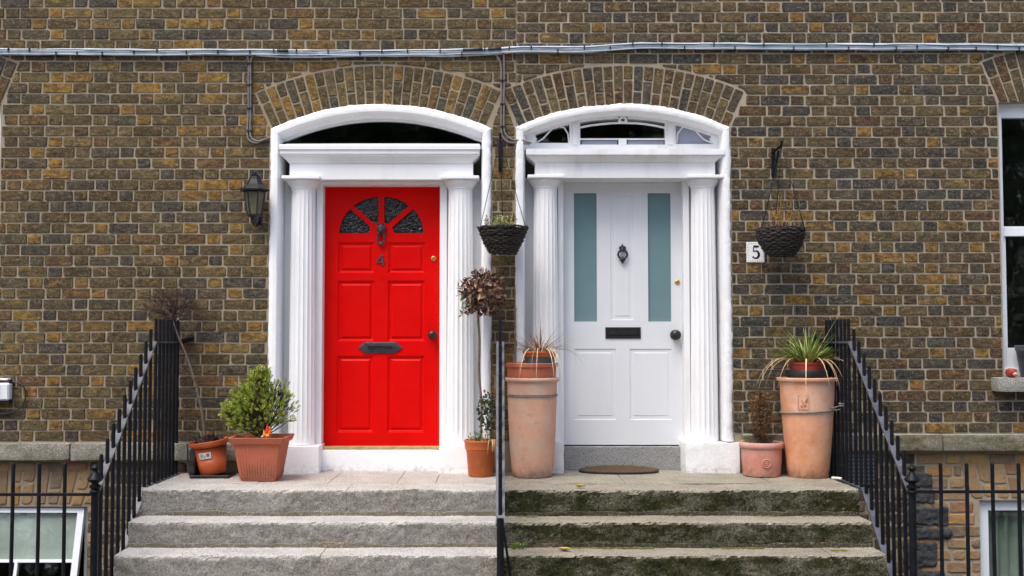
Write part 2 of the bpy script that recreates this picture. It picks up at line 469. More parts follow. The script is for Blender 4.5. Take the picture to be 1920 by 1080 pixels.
M['terra_brown'] = terracotta('brown_terracotta', RGB(166, 88, 62), RGB(184, 106, 80), RGB(176, 126, 106), .3)
M['planter'] = terracotta('terracotta_plastic', RGB(172, 96, 72), RGB(186, 108, 84), RGB(196, 130, 108), .4, .1)
M['plastic_orange'] = speckled('orange_brown_plastic', RGB(172, 80, 42), RGB(188, 92, 52), 4, .42, 90, .1, .001)
M['plastic_orange2'] = speckled('orange_plastic', RGB(182, 92, 46), RGB(202, 110, 62), 4, .45, 90, .1, .001, fine=(16, RGB(196, 120, 84), .6, .75))
M['plastic_black'] = speckled('black_plastic', (.012, .012, .013, 1), (.03, .03, .03, 1), 14, .5, 60, .3, .002)
M['plastic_slate'] = speckled('slate_grey_plastic', RGB(66, 70, 78), RGB(92, 97, 106), 14, .5, 60, .3, .002)
M['plastic_red'] = speckled('red_brown_plastic', RGB(140, 48, 36), RGB(162, 66, 50), 14, .45, 60, .2, .002)
M['soil'] = speckled('dark_soil', (.012, .009, .007, 1), (.04, .03, .022, 1), 60, .95, 90, .9, .01)
M['sticker'] = speckled('white_paper_sticker', RGB(214, 214, 208), RGB(228, 228, 224), 10, .6, 60, .1, .001)
M['ink'] = speckled('grey_print', RGB(110, 112, 122), RGB(140, 142, 150), 30, .6, 60, .1, .001)
M['navy'] = speckled('navy_print', RGB(26, 32, 58), RGB(36, 42, 70), 30, .4, 60, .1, .001)
M['tile'] = speckled('white_glazed_tile', RGB(226, 228, 230), RGB(238, 238, 240), 10, .2, 30, .1, .001)
M['box_white'] = speckled('white_box_plastic', RGB(226, 228, 232), RGB(238, 239, 242), 10, .6, 80, .15, .002)
M['cable'] = speckled('pale_grey_cable', RGB(166, 182, 196), RGB(204, 215, 225), 3, .45, 40, .1, .001, fine=(9, RGB(136, 150, 164), .58, .78))
M['cable_grey'] = speckled('grey_cable', RGB(98, 94, 90), RGB(130, 126, 122), 6, .45, 40, .1, .001)
M['cable_black'] = speckled('black_cable', (.012, .012, .013, 1), (.03, .03, .032, 1), 6, .5, 40, .1, .001)
M['rope'] = speckled('grey_rope', RGB(112, 108, 106), RGB(146, 142, 138), 60, .8, 160, .8, .003)
M['wicker'] = speckled('dark_wicker', (.012, .010, .009, 1), (.045, .036, .03, 1), 60, .7, 120, .5, .002)
M['mat'] = speckled('brown_coir', RGB(70, 54, 40), RGB(100, 78, 56), 40, .95, 220, 1.0, .006)
M['bark'] = speckled('grey_brown_bark', RGB(84, 74, 64), RGB(122, 110, 98), 40, .9, 90, .7, .004)
M['twig'] = speckled('dark_twig', RGB(52, 40, 36), RGB(84, 68, 62), 40, .9, 90, .5, .003)
def leaf_mat(name, rough=.5, trans=.15):
    t = NT(name)
    c = t.attr('tint')
    col = t.mix(t.ramp(t.noise(60, 3, .6), [(.35, 0.0), (.7, .5)]), c, t.mix(1.0, c, (.6, .6, .6, 1), 'MULTIPLY'))
    return t.fin(col, rough, None, spec=.3)
M['leaf'] = leaf_mat('leaf')
M['flame'] = leaf_mat('painted_foil', .3)

# ------------------------------------------------------------------ the setting
LAND = EYE - 1.02
g = MB()
g.add([(-70, -140, 0), (70, -140, 0), (70, -1.98, 0), (-70, -1.98, 0)], [(0, 1, 2, 3)])
tag(g.build('pavement', M['pavement']), kind='structure')
for sx in (-1, 1):
    g = MB()
    x0, x1 = (2.30, 9.0) if sx > 0 else (-9.0, -2.30)
    g.box(x0, x1, -1.98, 0.3, -1.5, -1.35)
    g.box(x0, x1, -2.1, -1.99, -1.5, -0.004)
    tag(g.build('basement_area', M['area_floor']), kind='structure')

# ------------------------------------------------------------------ brickwork
# colour, weight, how far ochre patches spread over the face
PAL4 = [(RGB(110, 95, 66), 24, .42), (RGB(101, 86, 60), 24, .38), (RGB(97, 87, 68), 18, .28), (RGB(86, 81, 71), 8, .12), (RGB(112, 87, 60), 8, .5), (RGB(117, 102, 70), 8, .6), (RGB(120, 97, 60), 10, .95)]
PAL5 = [(RGB(103, 89, 64), 24, .32), (RGB(95, 80, 58), 26, .28), (RGB(91, 83, 67), 20, .2), (RGB(77, 75, 68), 12, .08), (RGB(101, 78, 58), 9, .36), (RGB(109, 95, 67), 7, .5), (RGB(114, 91, 58), 6, .9)]
PALB = [(RGB(162, 134, 98), 22, .3), (RGB(150, 122, 88), 20, .3), (RGB(168, 128, 80), 8, .3), (RGB(140, 116, 90), 16, .3), (RGB(146, 102, 78), 8, .3), (RGB(172, 140, 92), 8, .3), (RGB(126, 108, 90), 10, .3)]
def pick(rnd, pal):
    c = rnd.choices(pal, [p[1] for p in pal])[0]
    k = rnd.uniform(.84, 1.12)
    return (min(1, c[0][0] * k * rnd.uniform(.96, 1.04)), min(1, c[0][1] * k), min(1, c[0][2] * k * rnd.uniform(.95, 1.05)), max(0, min(1, c[2] + rnd.uniform(-.22, .22))))

def brick_geom(poly, rnd, col, rough=1.0, y=0.0):
    """one brick face polygon (x, z) -> closed, softened, uneven brick standing in the mortar"""
    n = len(poly)
    cx = sum(p[0] for p in poly) / n; cz = sum(p[1] for p in poly) / n
    out = []
    for i in range(n):
        p = Vector(poly[i]); a = Vector(poly[i - 1]); b = Vector(poly[(i + 1) % n])
        r = rnd.choice([.002, .004, .006, .011]) * rnd.uniform(.7, 1.2) * rough
        da, db = a - p, b - p
        out.append(p + da.normalized() * min(r, da.length * .4) + Vector((rnd.uniform(-1, 1), rnd.uniform(-1, 1))) * .0022 * rough)
        out.append(p + db.normalized() * min(r, db.length * .4) + Vector((rnd.uniform(-1, 1), rnd.uniform(-1, 1))) * .0022 * rough)
    m = len(out)
    y0 = y + rnd.uniform(-.0035, .0015)
    c = Vector((cx, cz))
    v = [(p.x, y + .035, p.y) for p in out] + [(p.x, y0 + .004, p.y) for p in out]
    for p in out:
        d = c - p
        q = p + d.normalized() * min(.0055 * rough, d.length * .4)
        v.append((q.x, y0 - .0015 + rnd.uniform(-.0012, .0012) * rough, q.y))
    v.append((cx, y0 - .0025 + rnd.uniform(-.0015, .0015) * rough, cz))
    F = []
    for i in range(m):
        j = (i + 1) % m
        F += [(i, j, m + j, m + i), (m + i, m + j, 2 * m + j, 2 * m + i), (2 * m + i, 2 * m + j, 3 * m)]
    return v, F, col

class Arch:
    """brick arch over an opening; all in photo pixels on the house front"""
    def __init__(s, cx, half, yj, yspring, cyc, rin, rout, a0, a1, n, flat=False):
        s.flat = flat
        s.cx, s.half, s.yj, s.ys, s.cyc, s.rin, s.rout, s.a0, s.a1, s.n = cx, half, yj, yspring, cyc, rin, rout, a0, a1, n
        s.X, s.Zc = W(cx, cyc)[0], WZ(cyc)
        k = PXM
        s.H = half * k; s.Ri = rin * k; s.Ro = rout * k
        s.zs = WZ(yspring); s.zb = WZ(yj)
        s.Xe0 = s.Ro * math.sin(-a0); s.Xe1 = s.Ro * math.sin(a1)
        s.ze = s.Zc + s.Ro * math.cos(max(-a0, a1))
        s.zt = s.Zc + s.Ro
    def side(s, z, sg):
        """x of the blocked edge at height z below the ends of the extrados"""
        xe = s.Xe1 if sg > 0 else s.Xe0
        if z <= s.zs: d = s.H
        else: d = s.H + (xe - s.H) * min(1, (z - s.zs) / (s.ze - s.zs))
        return s.X + sg * (d + .012)
    def low(s, x):
        d = x - s.X
        if d < -s.Xe0 - .01 or d > s.Xe1 + .01: return -9
        return s.Zc + math.sqrt(max(0, (s.Ro + .013) ** 2 - d * d))
    def bricks(s, rnd, pal):
        out = []
        for i in range(s.n):
            t0 = s.a0 + (s.a1 - s.a0) * i / s.n; t1 = s.a0 + (s.a1 - s.a0) * (i + 1) / s.n
            th = s.Ro - s.Ri
            cut = .36 if i % 2 else .64
            cut += rnd.uniform(-.04, .04)
            for r0, r1 in ((s.Ri, s.Ri + th * cut), (s.Ri + th * cut, s.Ro)):
                r0 += .005; r1 -= .007
                ja, jb = .0068 / r0, .0068 / r1
                P = lambda r, t: (s.X + r * math.sin(t), s.Zc + r * math.cos(t))
                fa = fb = 1.0
                if s.flat and abs(r0 - s.Ri - .005) < 1e-6:
                    hh = (s.zs - s.Zc + .006)
                    fa, fb = hh / math.cos(t0 + ja) / r0, hh / math.cos(t1 - ja) / r0
                out.append(brick_geom([P(r0 * fa, t0 + ja), P(r0 * fb, t1 - ja), P(r1, t1 - jb), P(r1, t0 + jb)], rnd, pick(rnd, pal)))
        return out

DOOR4 = Arch(712, 208, 900, 238, 672, 478, 555, -rad(25.3), rad(24.3), 25)
DOOR5 = Arch(1170, 202, 900, 238, 672, 478, 555, -rad(24.3), rad(24.6), 24)
WIN5 = Arch(2013, 134, 720, 192, 519, 354, 440, -rad(22), rad(22), 15, True)
WIN4 = Arch(-139, 134, 720, 194, 521, 354, 440, -rad(22), rad(22), 15, True)
SEAM = WX(968, 120)

def flemish(xa, xb, za, zb, pitch, arches, rnd, pal, st=.2215, hd=.1025, jt=.0125, header_pal=None):
    out = []
    k = 0
    z = za
    while z < zb:
        rep = st + hd + 2 * jt
        x = xa - rep + (rep / 2 if k % 2 else 0) + rnd.uniform(-.012, .012)
        z0, z1 = z + jt * .5, z + pitch - jt * .5
        zm = (z0 + z1) / 2
        # free spans on this course
        spans = [(xa, xa, xb, xb)]
        act = []
        for a in arches:
            if zm < a.zb: continue
            if zm < a.ze:
                L0, L1 = a.side(z0, -1), a.side(z1, -1); R0, R1 = a.side(z0, 1), a.side(z1, 1)
                new = []
                for s in spans:
                    if s[0] < L0 and s[2] > L0: new.append((s[0], s[1], L0, L1))
                    if s[2] > R0 and s[0] < R0: new.append((R0, R1, s[2], s[3]))
                    if s[2] <= L0 or s[0] >= R0: new.append(s)
                spans = new
            elif z0 < a.zt + .02: act.append(a)
        i = 0
        while x < xb:
            head = i % 2 == 1
            w = (hd if head else st) + rnd.uniform(-.005, .005)
            a_, b_ = x, x + w
            x = b_ + jt + rnd.uniform(-.002, .003)
            i += 1
            dz = rnd.uniform(-.0015, .0015)
            for s in spans:
                l0, l1, r0, r1 = max(a_, s[0]), max(a_, s[1]), min(b_, s[2]), min(b_, s[3])
                if r0 - l0 < .013 or r1 - l1 < .013: continue
                poly = [(l0, z0 + dz), (r0, z0 + dz), (r1, z1 + dz), (l1, z1 + dz)]
                if act:
                    N = 6
                    bot = []
                    for q in range(N + 1):
                        xx = l0 + (r0 - l0) * q / N
                        bot.append((xx, max([z0] + [t.low(xx) for t in act])))
                    if any(p[1] > z0 + .003 for p in bot):
                        keep = [p for p in bot if p[1] < z1 - .009]
                        if len(keep) < 2 or keep[-1][0] - keep[0][0] < .018: continue
                        poly = [(p[0], p[1]) for p in keep] + [(keep[-1][0], z1), (keep[0][0], z1)]
                pl = header_pal if (head and header_pal) else pal
                out.append(brick_geom(poly, rnd, pick(rnd, pl)) + (abs(r0 - l0) * (z1 - z0),))
        z += pitch
        k += 1
    return out

def arch_path(a, inset=0.0, n=40):
    """outline of a door opening: left foot, up, over, right foot"""
    R = (a.rin + 2) * PXM - inset
    h = a.H - inset
    th = math.asin(min(1, h / R))
    pts = [(a.X - h, LAND - .05)]
    pts += [(a.X + R * math.sin(t), a.Zc + R * math.cos(t)) for t in [(-th + 2 * th * i / n) for i in range(n + 1)]]
    pts += [(a.X + h, LAND - .05)]
    return pts
def win_poly(a, sill):
    n = 8
    return [(a.X - a.H, sill)] + [(a.X - a.H + 2 * a.H * i / n, a.zs + .012 * math.sin(math.pi * i / n)) for i in range(n + 1)] + [(a.X + a.H, sill)]

XL, XR = -6.4, 6.4
ZTOP = 5.0
def in_view(v):
    x = sum(p[0] for p in v) / len(v); z = sum(p[2] for p in v) / len(v)
    return abs(x) < 4.0 and z < 4.25

def emit_bricks(parent, bricks, mat, name='brick', rest='brickwork', limit=300):
    vis = sorted([b for b in bricks if in_view(b[0])], key=lambda b: -(b[3] if len(b) > 3 else 0))
    top = vis[:limit]; ids = set(id(b) for b in top)
    for v, F, c, *_ in top:
        MB().add(v, F, col=c).build(name, mat, parent)
    mb = MB()
    for b in bricks:
        if id(b) not in ids: mb.add(b[0], b[1], col=b[2])
    if mb.f: tag(mb.build(rest, mat, parent, recalc=True), kind='stuff')

def house(name, label, x0, x1, door, win, wall_z, bmat, mmat, pal, hpal, pitch, seed, bwin):
    rnd = random.Random(seed)
    root = thing(name, ((x0 + x1) / 2, 0, 0), label, 'house')
    sillz = WZ(706) + .004
    o = MB()
    outer = [(x0, -1.4), (x1, -1.4), (x1, ZTOP), (x0, ZTOP)]
    holes = [[(x, z) for x, z in arch_path(door, .03)], win_poly(win, sillz), bwin]
    o.plate(outer, holes, .0045, .30)
    wall = o.build('wall', mmat, root)
    br = flemish(x0 + .004, x1 - .004, wall_z, ZTOP - .1, pitch, [DOOR4, DOOR5, win], rnd, pal, header_pal=hpal)
    emit_bricks(wall, br, bmat)
    vo = door.bricks(rnd, pal)
    for v, F, c in vo: MB().add(v, F, col=c).build('voussoir', bmat, wall)
    vo = win.bricks(rnd, pal)
    mb = MB()
    for v, F, c in vo:
        if in_view(v): MB().add(v, F, col=c).build('voussoir', bmat, wall)
        else: mb.add(v, F, col=c)
    tag(mb.build('arch_brickwork', bmat, wall), kind='stuff')
    # dark rooms behind the openings
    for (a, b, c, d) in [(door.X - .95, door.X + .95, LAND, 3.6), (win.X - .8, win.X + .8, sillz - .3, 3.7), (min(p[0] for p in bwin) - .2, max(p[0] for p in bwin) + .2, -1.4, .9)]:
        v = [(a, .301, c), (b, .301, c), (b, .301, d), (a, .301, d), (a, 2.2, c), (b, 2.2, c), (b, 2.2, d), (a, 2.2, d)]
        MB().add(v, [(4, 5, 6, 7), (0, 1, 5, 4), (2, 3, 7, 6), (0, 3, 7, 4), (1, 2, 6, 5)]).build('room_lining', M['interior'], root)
    return root, wall

HP4 = PAL4 + [(RGB(122, 94, 56), 20, 1.1), (RGB(84, 78, 68), 10, .1)]
HP5 = PAL5 + [(RGB(116, 90, 54), 14, 1.05), (RGB(76, 73, 66), 10, .05)]
BW4 = [(WX(-160, 1000), -.5), (WX(163, 1000), -.5), (WX(163, 1000), WZ(950)), (WX(-160, 1000), WZ(950))]
BW5 = [(WX(1838, 1000), -.5), (WX(2150, 1000), -.5), (WX(2150, 1000), WZ(938)), (WX(1838, 1000), WZ(938))]
LED4, LED5 = WZ(829), WZ(813)           # top of the stone ledge under the brickwork
H4, WALL4 = house('brick_house', 'brown and ochre brick house front with the red panelled door', XL, SEAM - .002, DOOR4, WIN4, LED4 + .004, M['brick4'], M['mortar4'], PAL4, HP4, .0854, 4, BW4)
H5, WALL5 = house('brick_house', 'dark brown brick house front with the white door and teal glass strips', SEAM + .002, XR, DOOR5, WIN5, LED5 + .004, M['brick5'], M['mortar5'], PAL5, HP5, .0829, 5, BW5)

# ------------------------------------------------------------------ stone ledges and basement masonry
def stone_block(x0, x1, y0, y1, z0, z1, res=.03, r=.012, amp=.004, front=1.0, seed=0.0, top=1.0, sag=0.0, rx=None):
    """rough dressed stone: gridded box with worn arrises and an uneven face"""
    lo = Vector((x0, y0, z0)); hi = Vector((x1, y1, z1)); ext = hi - lo
    cnt = [max(2, int(math.ceil(ext[a] / res))) for a in range(3)]
    ids = {}; V = []; F = []
    def pt(i, j, k):
        key = (i, j, k)
        if key in ids: return ids[key]
        p = Vector((x0 + ext.x * i / cnt[0], y0 + ext.y * j / cnt[1], z0 + ext.z * k / cnt[2]))
        rr = r * (1 + .9 * noise.noise(Vector((p.x * 5 + seed, p.z * 5, p.y * 5))))
        rr = max(.003, rr)
        rv3 = (rr if rx is None else rx, rr, rr)
        inn = Vector([min(max(p[a], lo[a] + rv3[a]), hi[a] - rv3[a]) for a in range(3)])
        d = p - inn
        n = d.normalized() if d.length > 1e-7 else Vector((0, 0, 0))
        if d.length > rr: p = inn + n * rr
        q = p + Vector((seed * 3.1, seed, 0))
        h = noise.noise(q * 6) * .3 + noise.noise(q * 22) * .5 + noise.noise(q * 55) * .6
        h2 = noise.noise(q * 2.3)
        w = front if j == 0 else (top if k == cnt[2] else .6)
        p = p + n * amp * w * h
        if sag: p.z += sag * h2
        ids[key] = len(V); V.append(p); return ids[key]
    for i in range(cnt[0]):
        for j in range(cnt[1]):
            for k in (0, cnt[2]): F.append([pt(i, j, k), pt(i + 1, j, k), pt(i + 1, j + 1, k), pt(i, j + 1, k)])
        for k in range(cnt[2]):
            for j in (0, cnt[1]): F.append([pt(i, j, k), pt(i + 1, j, k), pt(i + 1, j, k + 1), pt(i, j, k + 1)])
    for j in range(cnt[1]):
        for k in range(cnt[2]):
            for i in (0, cnt[0]): F.append([pt(i, j, k), pt(i, j + 1, k), pt(i, j + 1, k + 1), pt(i, j, k + 1)])
    return MB().add(V, F, smooth=True)

def ledge(root, xs, ztop, zbot, mat, seed):
    for a, b in zip(xs[:-1], xs[1:]):
        stone_block(a + .003, b - .003, -.095, .003, zbot, ztop, .03, .012, .006, 1.0, seed + a).build('ledge_stone', mat, root)
z4b = WZ(864, -.095); z5b = WZ(846, -.095)
ledge(H4, [-5.6, WX(-120, 840), WX(131, 850, -.09), WX(352, 850, -.09), WX(503, 850)], LED4, z4b, M['ledge4'], 1.0)
ledge(H5, [WX(1388, 850), WX(1560, 830, -.09), WX(1768, 830, -.09), WX(2010, 830), 5.6], LED5, z5b, M['ledge5'], 7.0)

def basement(wall, x0, x1, ztop, op, seed, left):
    """coarser yellow brickwork under the ledge with tall arch bricks over the window"""
    rnd = random.Random(seed)
    bm = speckle_brick
    ox0, ox1 = min(p[0] for p in op), max(p[0] for p in op)
    oz = max(p[1] for p in op)
    big = []
    zarch = min(ztop - .02, oz + .30)
    # leaning arch bricks
    cxm = (ox0 + ox1) / 2; n = 15 if left else 14
    spread = (ox1 - ox0) / 2 + .16
    for i in range(n):
        u0 = -1 + 2 * i / n; u1 = -1 + 2 * (i + 1) / n
        f = lambda u, z: cxm + u * (spread - .10 + .30 * (z - oz))
        zz0 = oz + .012 + rnd.uniform(0, .012); zz1 = zarch - rnd.uniform(.0, .02)
        cut = rnd.choice([0, .4, .62])
        segs = [(zz0, zz1)] if not cut else [(zz0, zz0 + (zz1 - zz0) * cut - .008), (zz0 + (zz1 - zz0) * cut + .008, zz1)]
        for a, b in segs:
            p = [(f(u0, a) + .009, a), (f(u1, a) - .009, a), (f(u1, b) - .009, b), (f(u0, b) + .009, b)]
            big.append(brick_geom(p, rnd, pick(rnd, PALB), 1.8))
    xa, xb = f(-1, oz), f(1, zarch)
    z = -1.3; k = 0
    while z < ztop - .03:
        h = min(rnd.uniform(.084, .10), ztop - z)
        x = x0 + rnd.uniform(0, .1)
        while x < x1:
            w = rnd.choice([.12, .2, .22]) + rnd.uniform(-.02, .02)
            l, r_ = x + .009, min(x + w - .009, x1)
            x += w
            zm = z + h / 2
            spans = [(x0, x1)]
            if zm < oz + .005: spans = [(x0, ox0 - .004), (ox1 + .004, x1)]
            elif zm < zarch: spans = [(x0, f(-1, zm) - .01), (f(1, zm) + .01, x1)]
            for s in spans:
                ll, rr = max(l, s[0]), min(r_, s[1])
                if rr - ll > .03 and h > .035:
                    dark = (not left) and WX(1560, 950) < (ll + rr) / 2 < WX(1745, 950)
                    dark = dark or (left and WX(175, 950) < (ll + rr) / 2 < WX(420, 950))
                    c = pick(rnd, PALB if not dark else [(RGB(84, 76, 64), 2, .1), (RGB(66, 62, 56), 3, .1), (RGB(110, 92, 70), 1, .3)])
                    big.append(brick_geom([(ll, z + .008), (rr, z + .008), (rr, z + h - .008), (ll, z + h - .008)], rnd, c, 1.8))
        z += h
    mb = MB()
    for v, F, c in big:
        xm = sum(p[0] for p in v) / len(v); zm = sum(p[2] for p in v) / len(v)
        if -.2 < zm and abs(xm) < 4.0: MB().add(v, F, col=c).build('basement_brick', bm, wall)
        else: mb.add(v, F, col=c)
    tag(mb.build('basement_brickwork', bm, wall), kind='stuff')
def bb():
    t = NT('yellow_stock_brick')
    c = t.attr('tint')
    col = t.mix(t.ramp(t.noise(11, 6, .7), [(.45, 0.0), (.62, .6)]), c, RGB(150, 128, 104))
    col = t.mix(t.ramp(t.noise(30, 5, .7), [(.55, 0.0), (.68, .6)]), col, RGB(92, 74, 54))
    return t.fin(col, .92, t.noise(40, 6, .7), .8, .008, spec=.25)
speckle_brick = bb()
basement(WALL4, XL, -2.2, z4b - .004, BW4, 41, True)
basement(WALL5, 2.3, XR, z5b - .004, BW5, 51, False)
# dark squared stones at the corner of the area of the right house
rnd = random.Random(77)
zc = [(888, 912), (918, 943), (950, 984), (990, 1010), (1016, 1064), (1070, 1110)]
for i, (ya, yb) in enumerate(zc):
    xa = WX(1690 + rnd.uniform(0, 20), 950); xb = WX([1748, 1752, 1778, 1783, 1754, 1768][i], 950)
    stone_block(xa, xb, -.018, .02, WZ(yb), WZ(ya), .014, .012, .016, 1.2, 20 + i * 3.3).build('corner_stone', M['calp'], WALL5)
# white lattice grille low on the wall behind the stair railing
gx0, gx1, gz0, gz1 = WX(1586, 880), WX(1640, 880), WZ(908), WZ(850)
b = MB()
nx, nz = 6, 8
for i in range(nx + 1):
    x = gx0 + (gx1 - gx0) * i / nx; b.box(x - .004, x + .004, -.03, -.018, gz0, gz1)
for i in range(nz + 1):
    z = gz0 + (gz1 - gz0) * i / nz; b.box(gx0, gx1, -.029, -.019, z - .004, z + .004)
vg = MB().box(gx0 + .002, gx1 - .002, -.016, .003, gz0 + .002, gz1 - .002).build('vent_grille', M['pale_glass'], H5)
b.build('grille_bars', M['black'], vg)

# ------------------------------------------------------------------ door surrounds
def sweep_band(a, prof, jit, seed, n_arc=150, zfoot=LAND - .01, hoff=0.0):
    """rough plaster band round a doorway: profile of (inset, y) swept along the opening edge"""
    R = (a.rin + 2) * PXM; h = a.H + hoff
    th = math.asin(h / R)
    zt = a.Zc + R * math.cos(th)
    path = []
    m = 120
    for i in range(m): path.append(((a.X - h, zfoot + (zt - zfoot) * i / m), (-1, 0)))
    for i in range(n_arc + 1):
        t = -th + 2 * th * i / n_arc
        path.append(((a.X + R * math.sin(t), a.Zc + R * math.cos(t)), (math.sin(t), math.cos(t))))
    for i in range(m - 1, -1, -1): path.append(((a.X + h, zfoot + (zt - zfoot) * i / m), (1, 0)))
    rings = []
    for q, ((x, z), (nx, nz)) in enumerate(path):
        if q == m or q == m + n_arc:
            s = -1 if q == m else 1
            v = Vector((nx + s, nz)).normalized(); nx, nz = v.x * 1.15, v.y * 1.15
        ring = []
        for k, (ins, y) in enumerate(prof):
            p = Vector((x - nx * ins, y, z - nz * ins))
            w = 0 if k in (0, len(prof) - 1) else 1
            nn = noise.noise(p * 14 + Vector((seed, 0, 0))) * .5 + noise.noise(p * 38 + Vector((0, seed, 0))) * .6 + noise.noise(p * 85 + Vector((0, seed, 0))) * .4
            n2 = noise.noise(p * 3 + Vector((seed, seed, 0)))
            out = (nn * .6 + n2 * .5) * jit
            p += Vector((nx, 0, nz)) * out * (1.8 if k <= 1 else 1.0 if k == 2 else .5) + Vector((0, -1, 0)) * nn * jit * .6 * w
            ring.append(p)
        rings.append(ring)
    return MB().loft(rings, closed=False, smooth=True)

def fluted(cx, cy, z0, z1, r0, r1, flutes=18):
    n = flutes * 6
    rings = []
    lev = [0, .004, .03, .06] + [.06 + .92 * i / 10 for i in range(1, 11)] + [.99, 1.0]
    for u in lev:
        z = z0 + (z1 - z0) * u
        r = r0 + (r1 - r0) * (u ** 1.25)
        dep = 0.0 if (u < .02 or u > .985) else (.5 if (u < .05 or u > .975) else 1.0)
        ring = []
        for k in range(n):
            w = 2 * math.pi * k / n
            ph = (k % 6) / 6.0
            d = math.sin(math.pi * ph) ** .8 if k % 6 else 0.0
            rr = r - r * .065 * d * dep
            ring.append((cx + rr * math.cos(w), cy + rr * math.sin(w), z))
        rings.append(ring)
    return MB().loft(rings, caps=True)

def capital(cx, cy, zt, r, wab, hab):
    m = MB()
    m.box(cx - wab / 2, cx + wab / 2, cy - wab / 2, cy + wab / 2, zt - hab, zt, .004)
    z = zt - hab
    m.lathe([(r * 1.0, -.075), (r * 1.02, -.068), (r * 1.06, -.064), (r * 1.03, -.058), (r * 1.10, -.05), (r * 1.28, -.028), (r * 1.40, -.012), (r * 1.42, -.004), (r * 1.40, -.0005)], (cx, cy, z), 40)
    return m

def steps_box(m, x0, x1, yb, prof):
    """cornice: continuous profile of (z, y_front, side inset) with returned ends"""
    rings = [[(x0 + i, y, z), (x1 - i, y, z), (x1 - i, yb, z), (x0 + i, yb, z)] for z, y, i in prof]
    return m.loft(rings, caps=True)

DY = .26      # door leaf plane
# ---- house with the red door
sr = MB()
sur4 = sweep_band(DOOR4, [(0, .006), (.0, -.012), (.012, -.026), (.036, -.03), (.060, -.026), (.068, -.01), (.072, .03), (.078, .12), (.08, .298)], .0062, 3.0).build('door_surround', M['rough_white'], H4)
def z4(py, y=0): return WZ(py, y)
# back boards beside the columns
xa, xb = DOOR4.X - DOOR4.H + .07, DOOR4.X + DOOR4.H - .07
sr = MB()
sr.box(xa, WX(607, 600, DY), .20, .29, LAND, z4(336, .2)); sr.box(WX(825, 600, DY), xb, .20, .29, LAND, z4(336, .2))
sr.build('back_board', M['white'], sur4)
MB().box(xa, xb, .22, .29, z4(334, .2), z4(275, .2)).build('gap_shade_board', M['gap_shade'], sur4)  # added board, its dark colour painted as shade beside the frieze
# cornice, frieze
c4 = MB()
x0, x1 = WX(525, 280), WX(900, 280)
def zz(py): return WZ(py, -.03)
steps_box(c4, x0, x1, .22, [(zz(271), -.034, .004), (zz(272.5), -.040, 0), (zz(280), -.040, 0), (zz(280.6), -.032, .003), (zz(282), -.030, .003), (zz(288), -.029, .003), (zz(288.6), -.022, .008), (zz(291), -.022, .008), (zz(291.4), -.016, .014), (zz(293), -.014, .022), (zz(296), -.006, .034), (zz(299), .006, .048), (zz(302), .016, .060), (zz(304), .020, .066), (zz(304.4), .027, .070)])
c4.build('cornice', M['white'], sur4)
MB().box(WX(543, 320, .03), WX(887, 320, .03), .028, .30, WZ(337, .03), WZ(304.2, .02), .003).build('frieze', M['white'], sur4)
# door head and casing
hd4 = MB()
hd4.box(WX(600, 345, .12), WX(832, 345, .12), .13, .285, WZ(350.5, DY), WZ(337.2, .03), .003)
hd4.box(WX(592, 600, .17), WX(606.5, 600, .22), .15, .31, WZ(840, .2), WZ(338, .13), .003)
hd4.box(WX(825.5, 600, .22), WX(838, 600, .17), .15, .31, WZ(840, .2), WZ(338, .13), .003)
hd4.build('door_casing', M['white'], sur4)
for pxc, pl0, pl1 in ((567, 533, 598), (863, 823, 890)):
    cx, cy = WX(pxc, 600, .10), .115
    z0 = WZ(836, .0); z1 = WZ(338, .1)
    col_o = MB().join(fluted(cx, cy, z0 + .002, z1 - .06, .108, .095)).build('column', M['white'], sur4)
    capital(cx, cy, WZ(329.5, -.02), .0955, .300, .026).build('capital', M['white'], sur4)
    MB().join(stone_block(WX(pl0, 860, -.02), WX(pl1, 860, -.02), -.035, .285, LAND - .01, z0, .04, .006, .003, 1, pxc)).build('plinth', M['rough_white'], sur4)
# fanlight
F_R = 453 * PXM
def arc_pts(a, R, half, n=30, sgn=1):
    th = math.asin(half / R)
    return [(a.X + R * math.sin(t), a.Zc + R * math.cos(t)) for t in [(-th + 2 * th * i / n) for i in range(n + 1)]]
Rin = (DOOR4.rin + 2) * PXM - .066; Hin = DOOR4.H - .066
zfb = WZ(272, .1)
outer = [(DOOR4.X - Hin, zfb - .03)] + arc_pts(DOOR4, Rin, Hin) + [(DOOR4.X + Hin, zfb - .03)]
hz = WZ(269, .1)
half = math.sqrt(F_R ** 2 - (hz - DOOR4.Zc) ** 2)
gl = arc_pts(DOOR4, F_R, half * .999)
fan4 = MB().plate(outer, [gl], .10, .15).build('fanlight', M['white'], H4)
# moulding round the arch
mo = MB()
rings = []
for i in range(49):
    th = math.asin(Hin * .995 / (Rin - .004)); t = -th + 2 * th * i / 48
    ring = []
    for ins, y in [(.001, .02), (.006, .02), (.011, .034), (.013, .05), (.020, .056), (.026, .075), (.030, .098)]:
        R = Rin - ins; ring.append((DOOR4.X + R * math.sin(t), y, DOOR4.Zc + R * math.cos(t)))
    rings.append(ring)
mo.loft(rings, closed=False, smooth=True).build('arch_moulding', M['white'], fan4)
MB().prism(gl, .128, .132).build('pane', M['glass'], fan4)

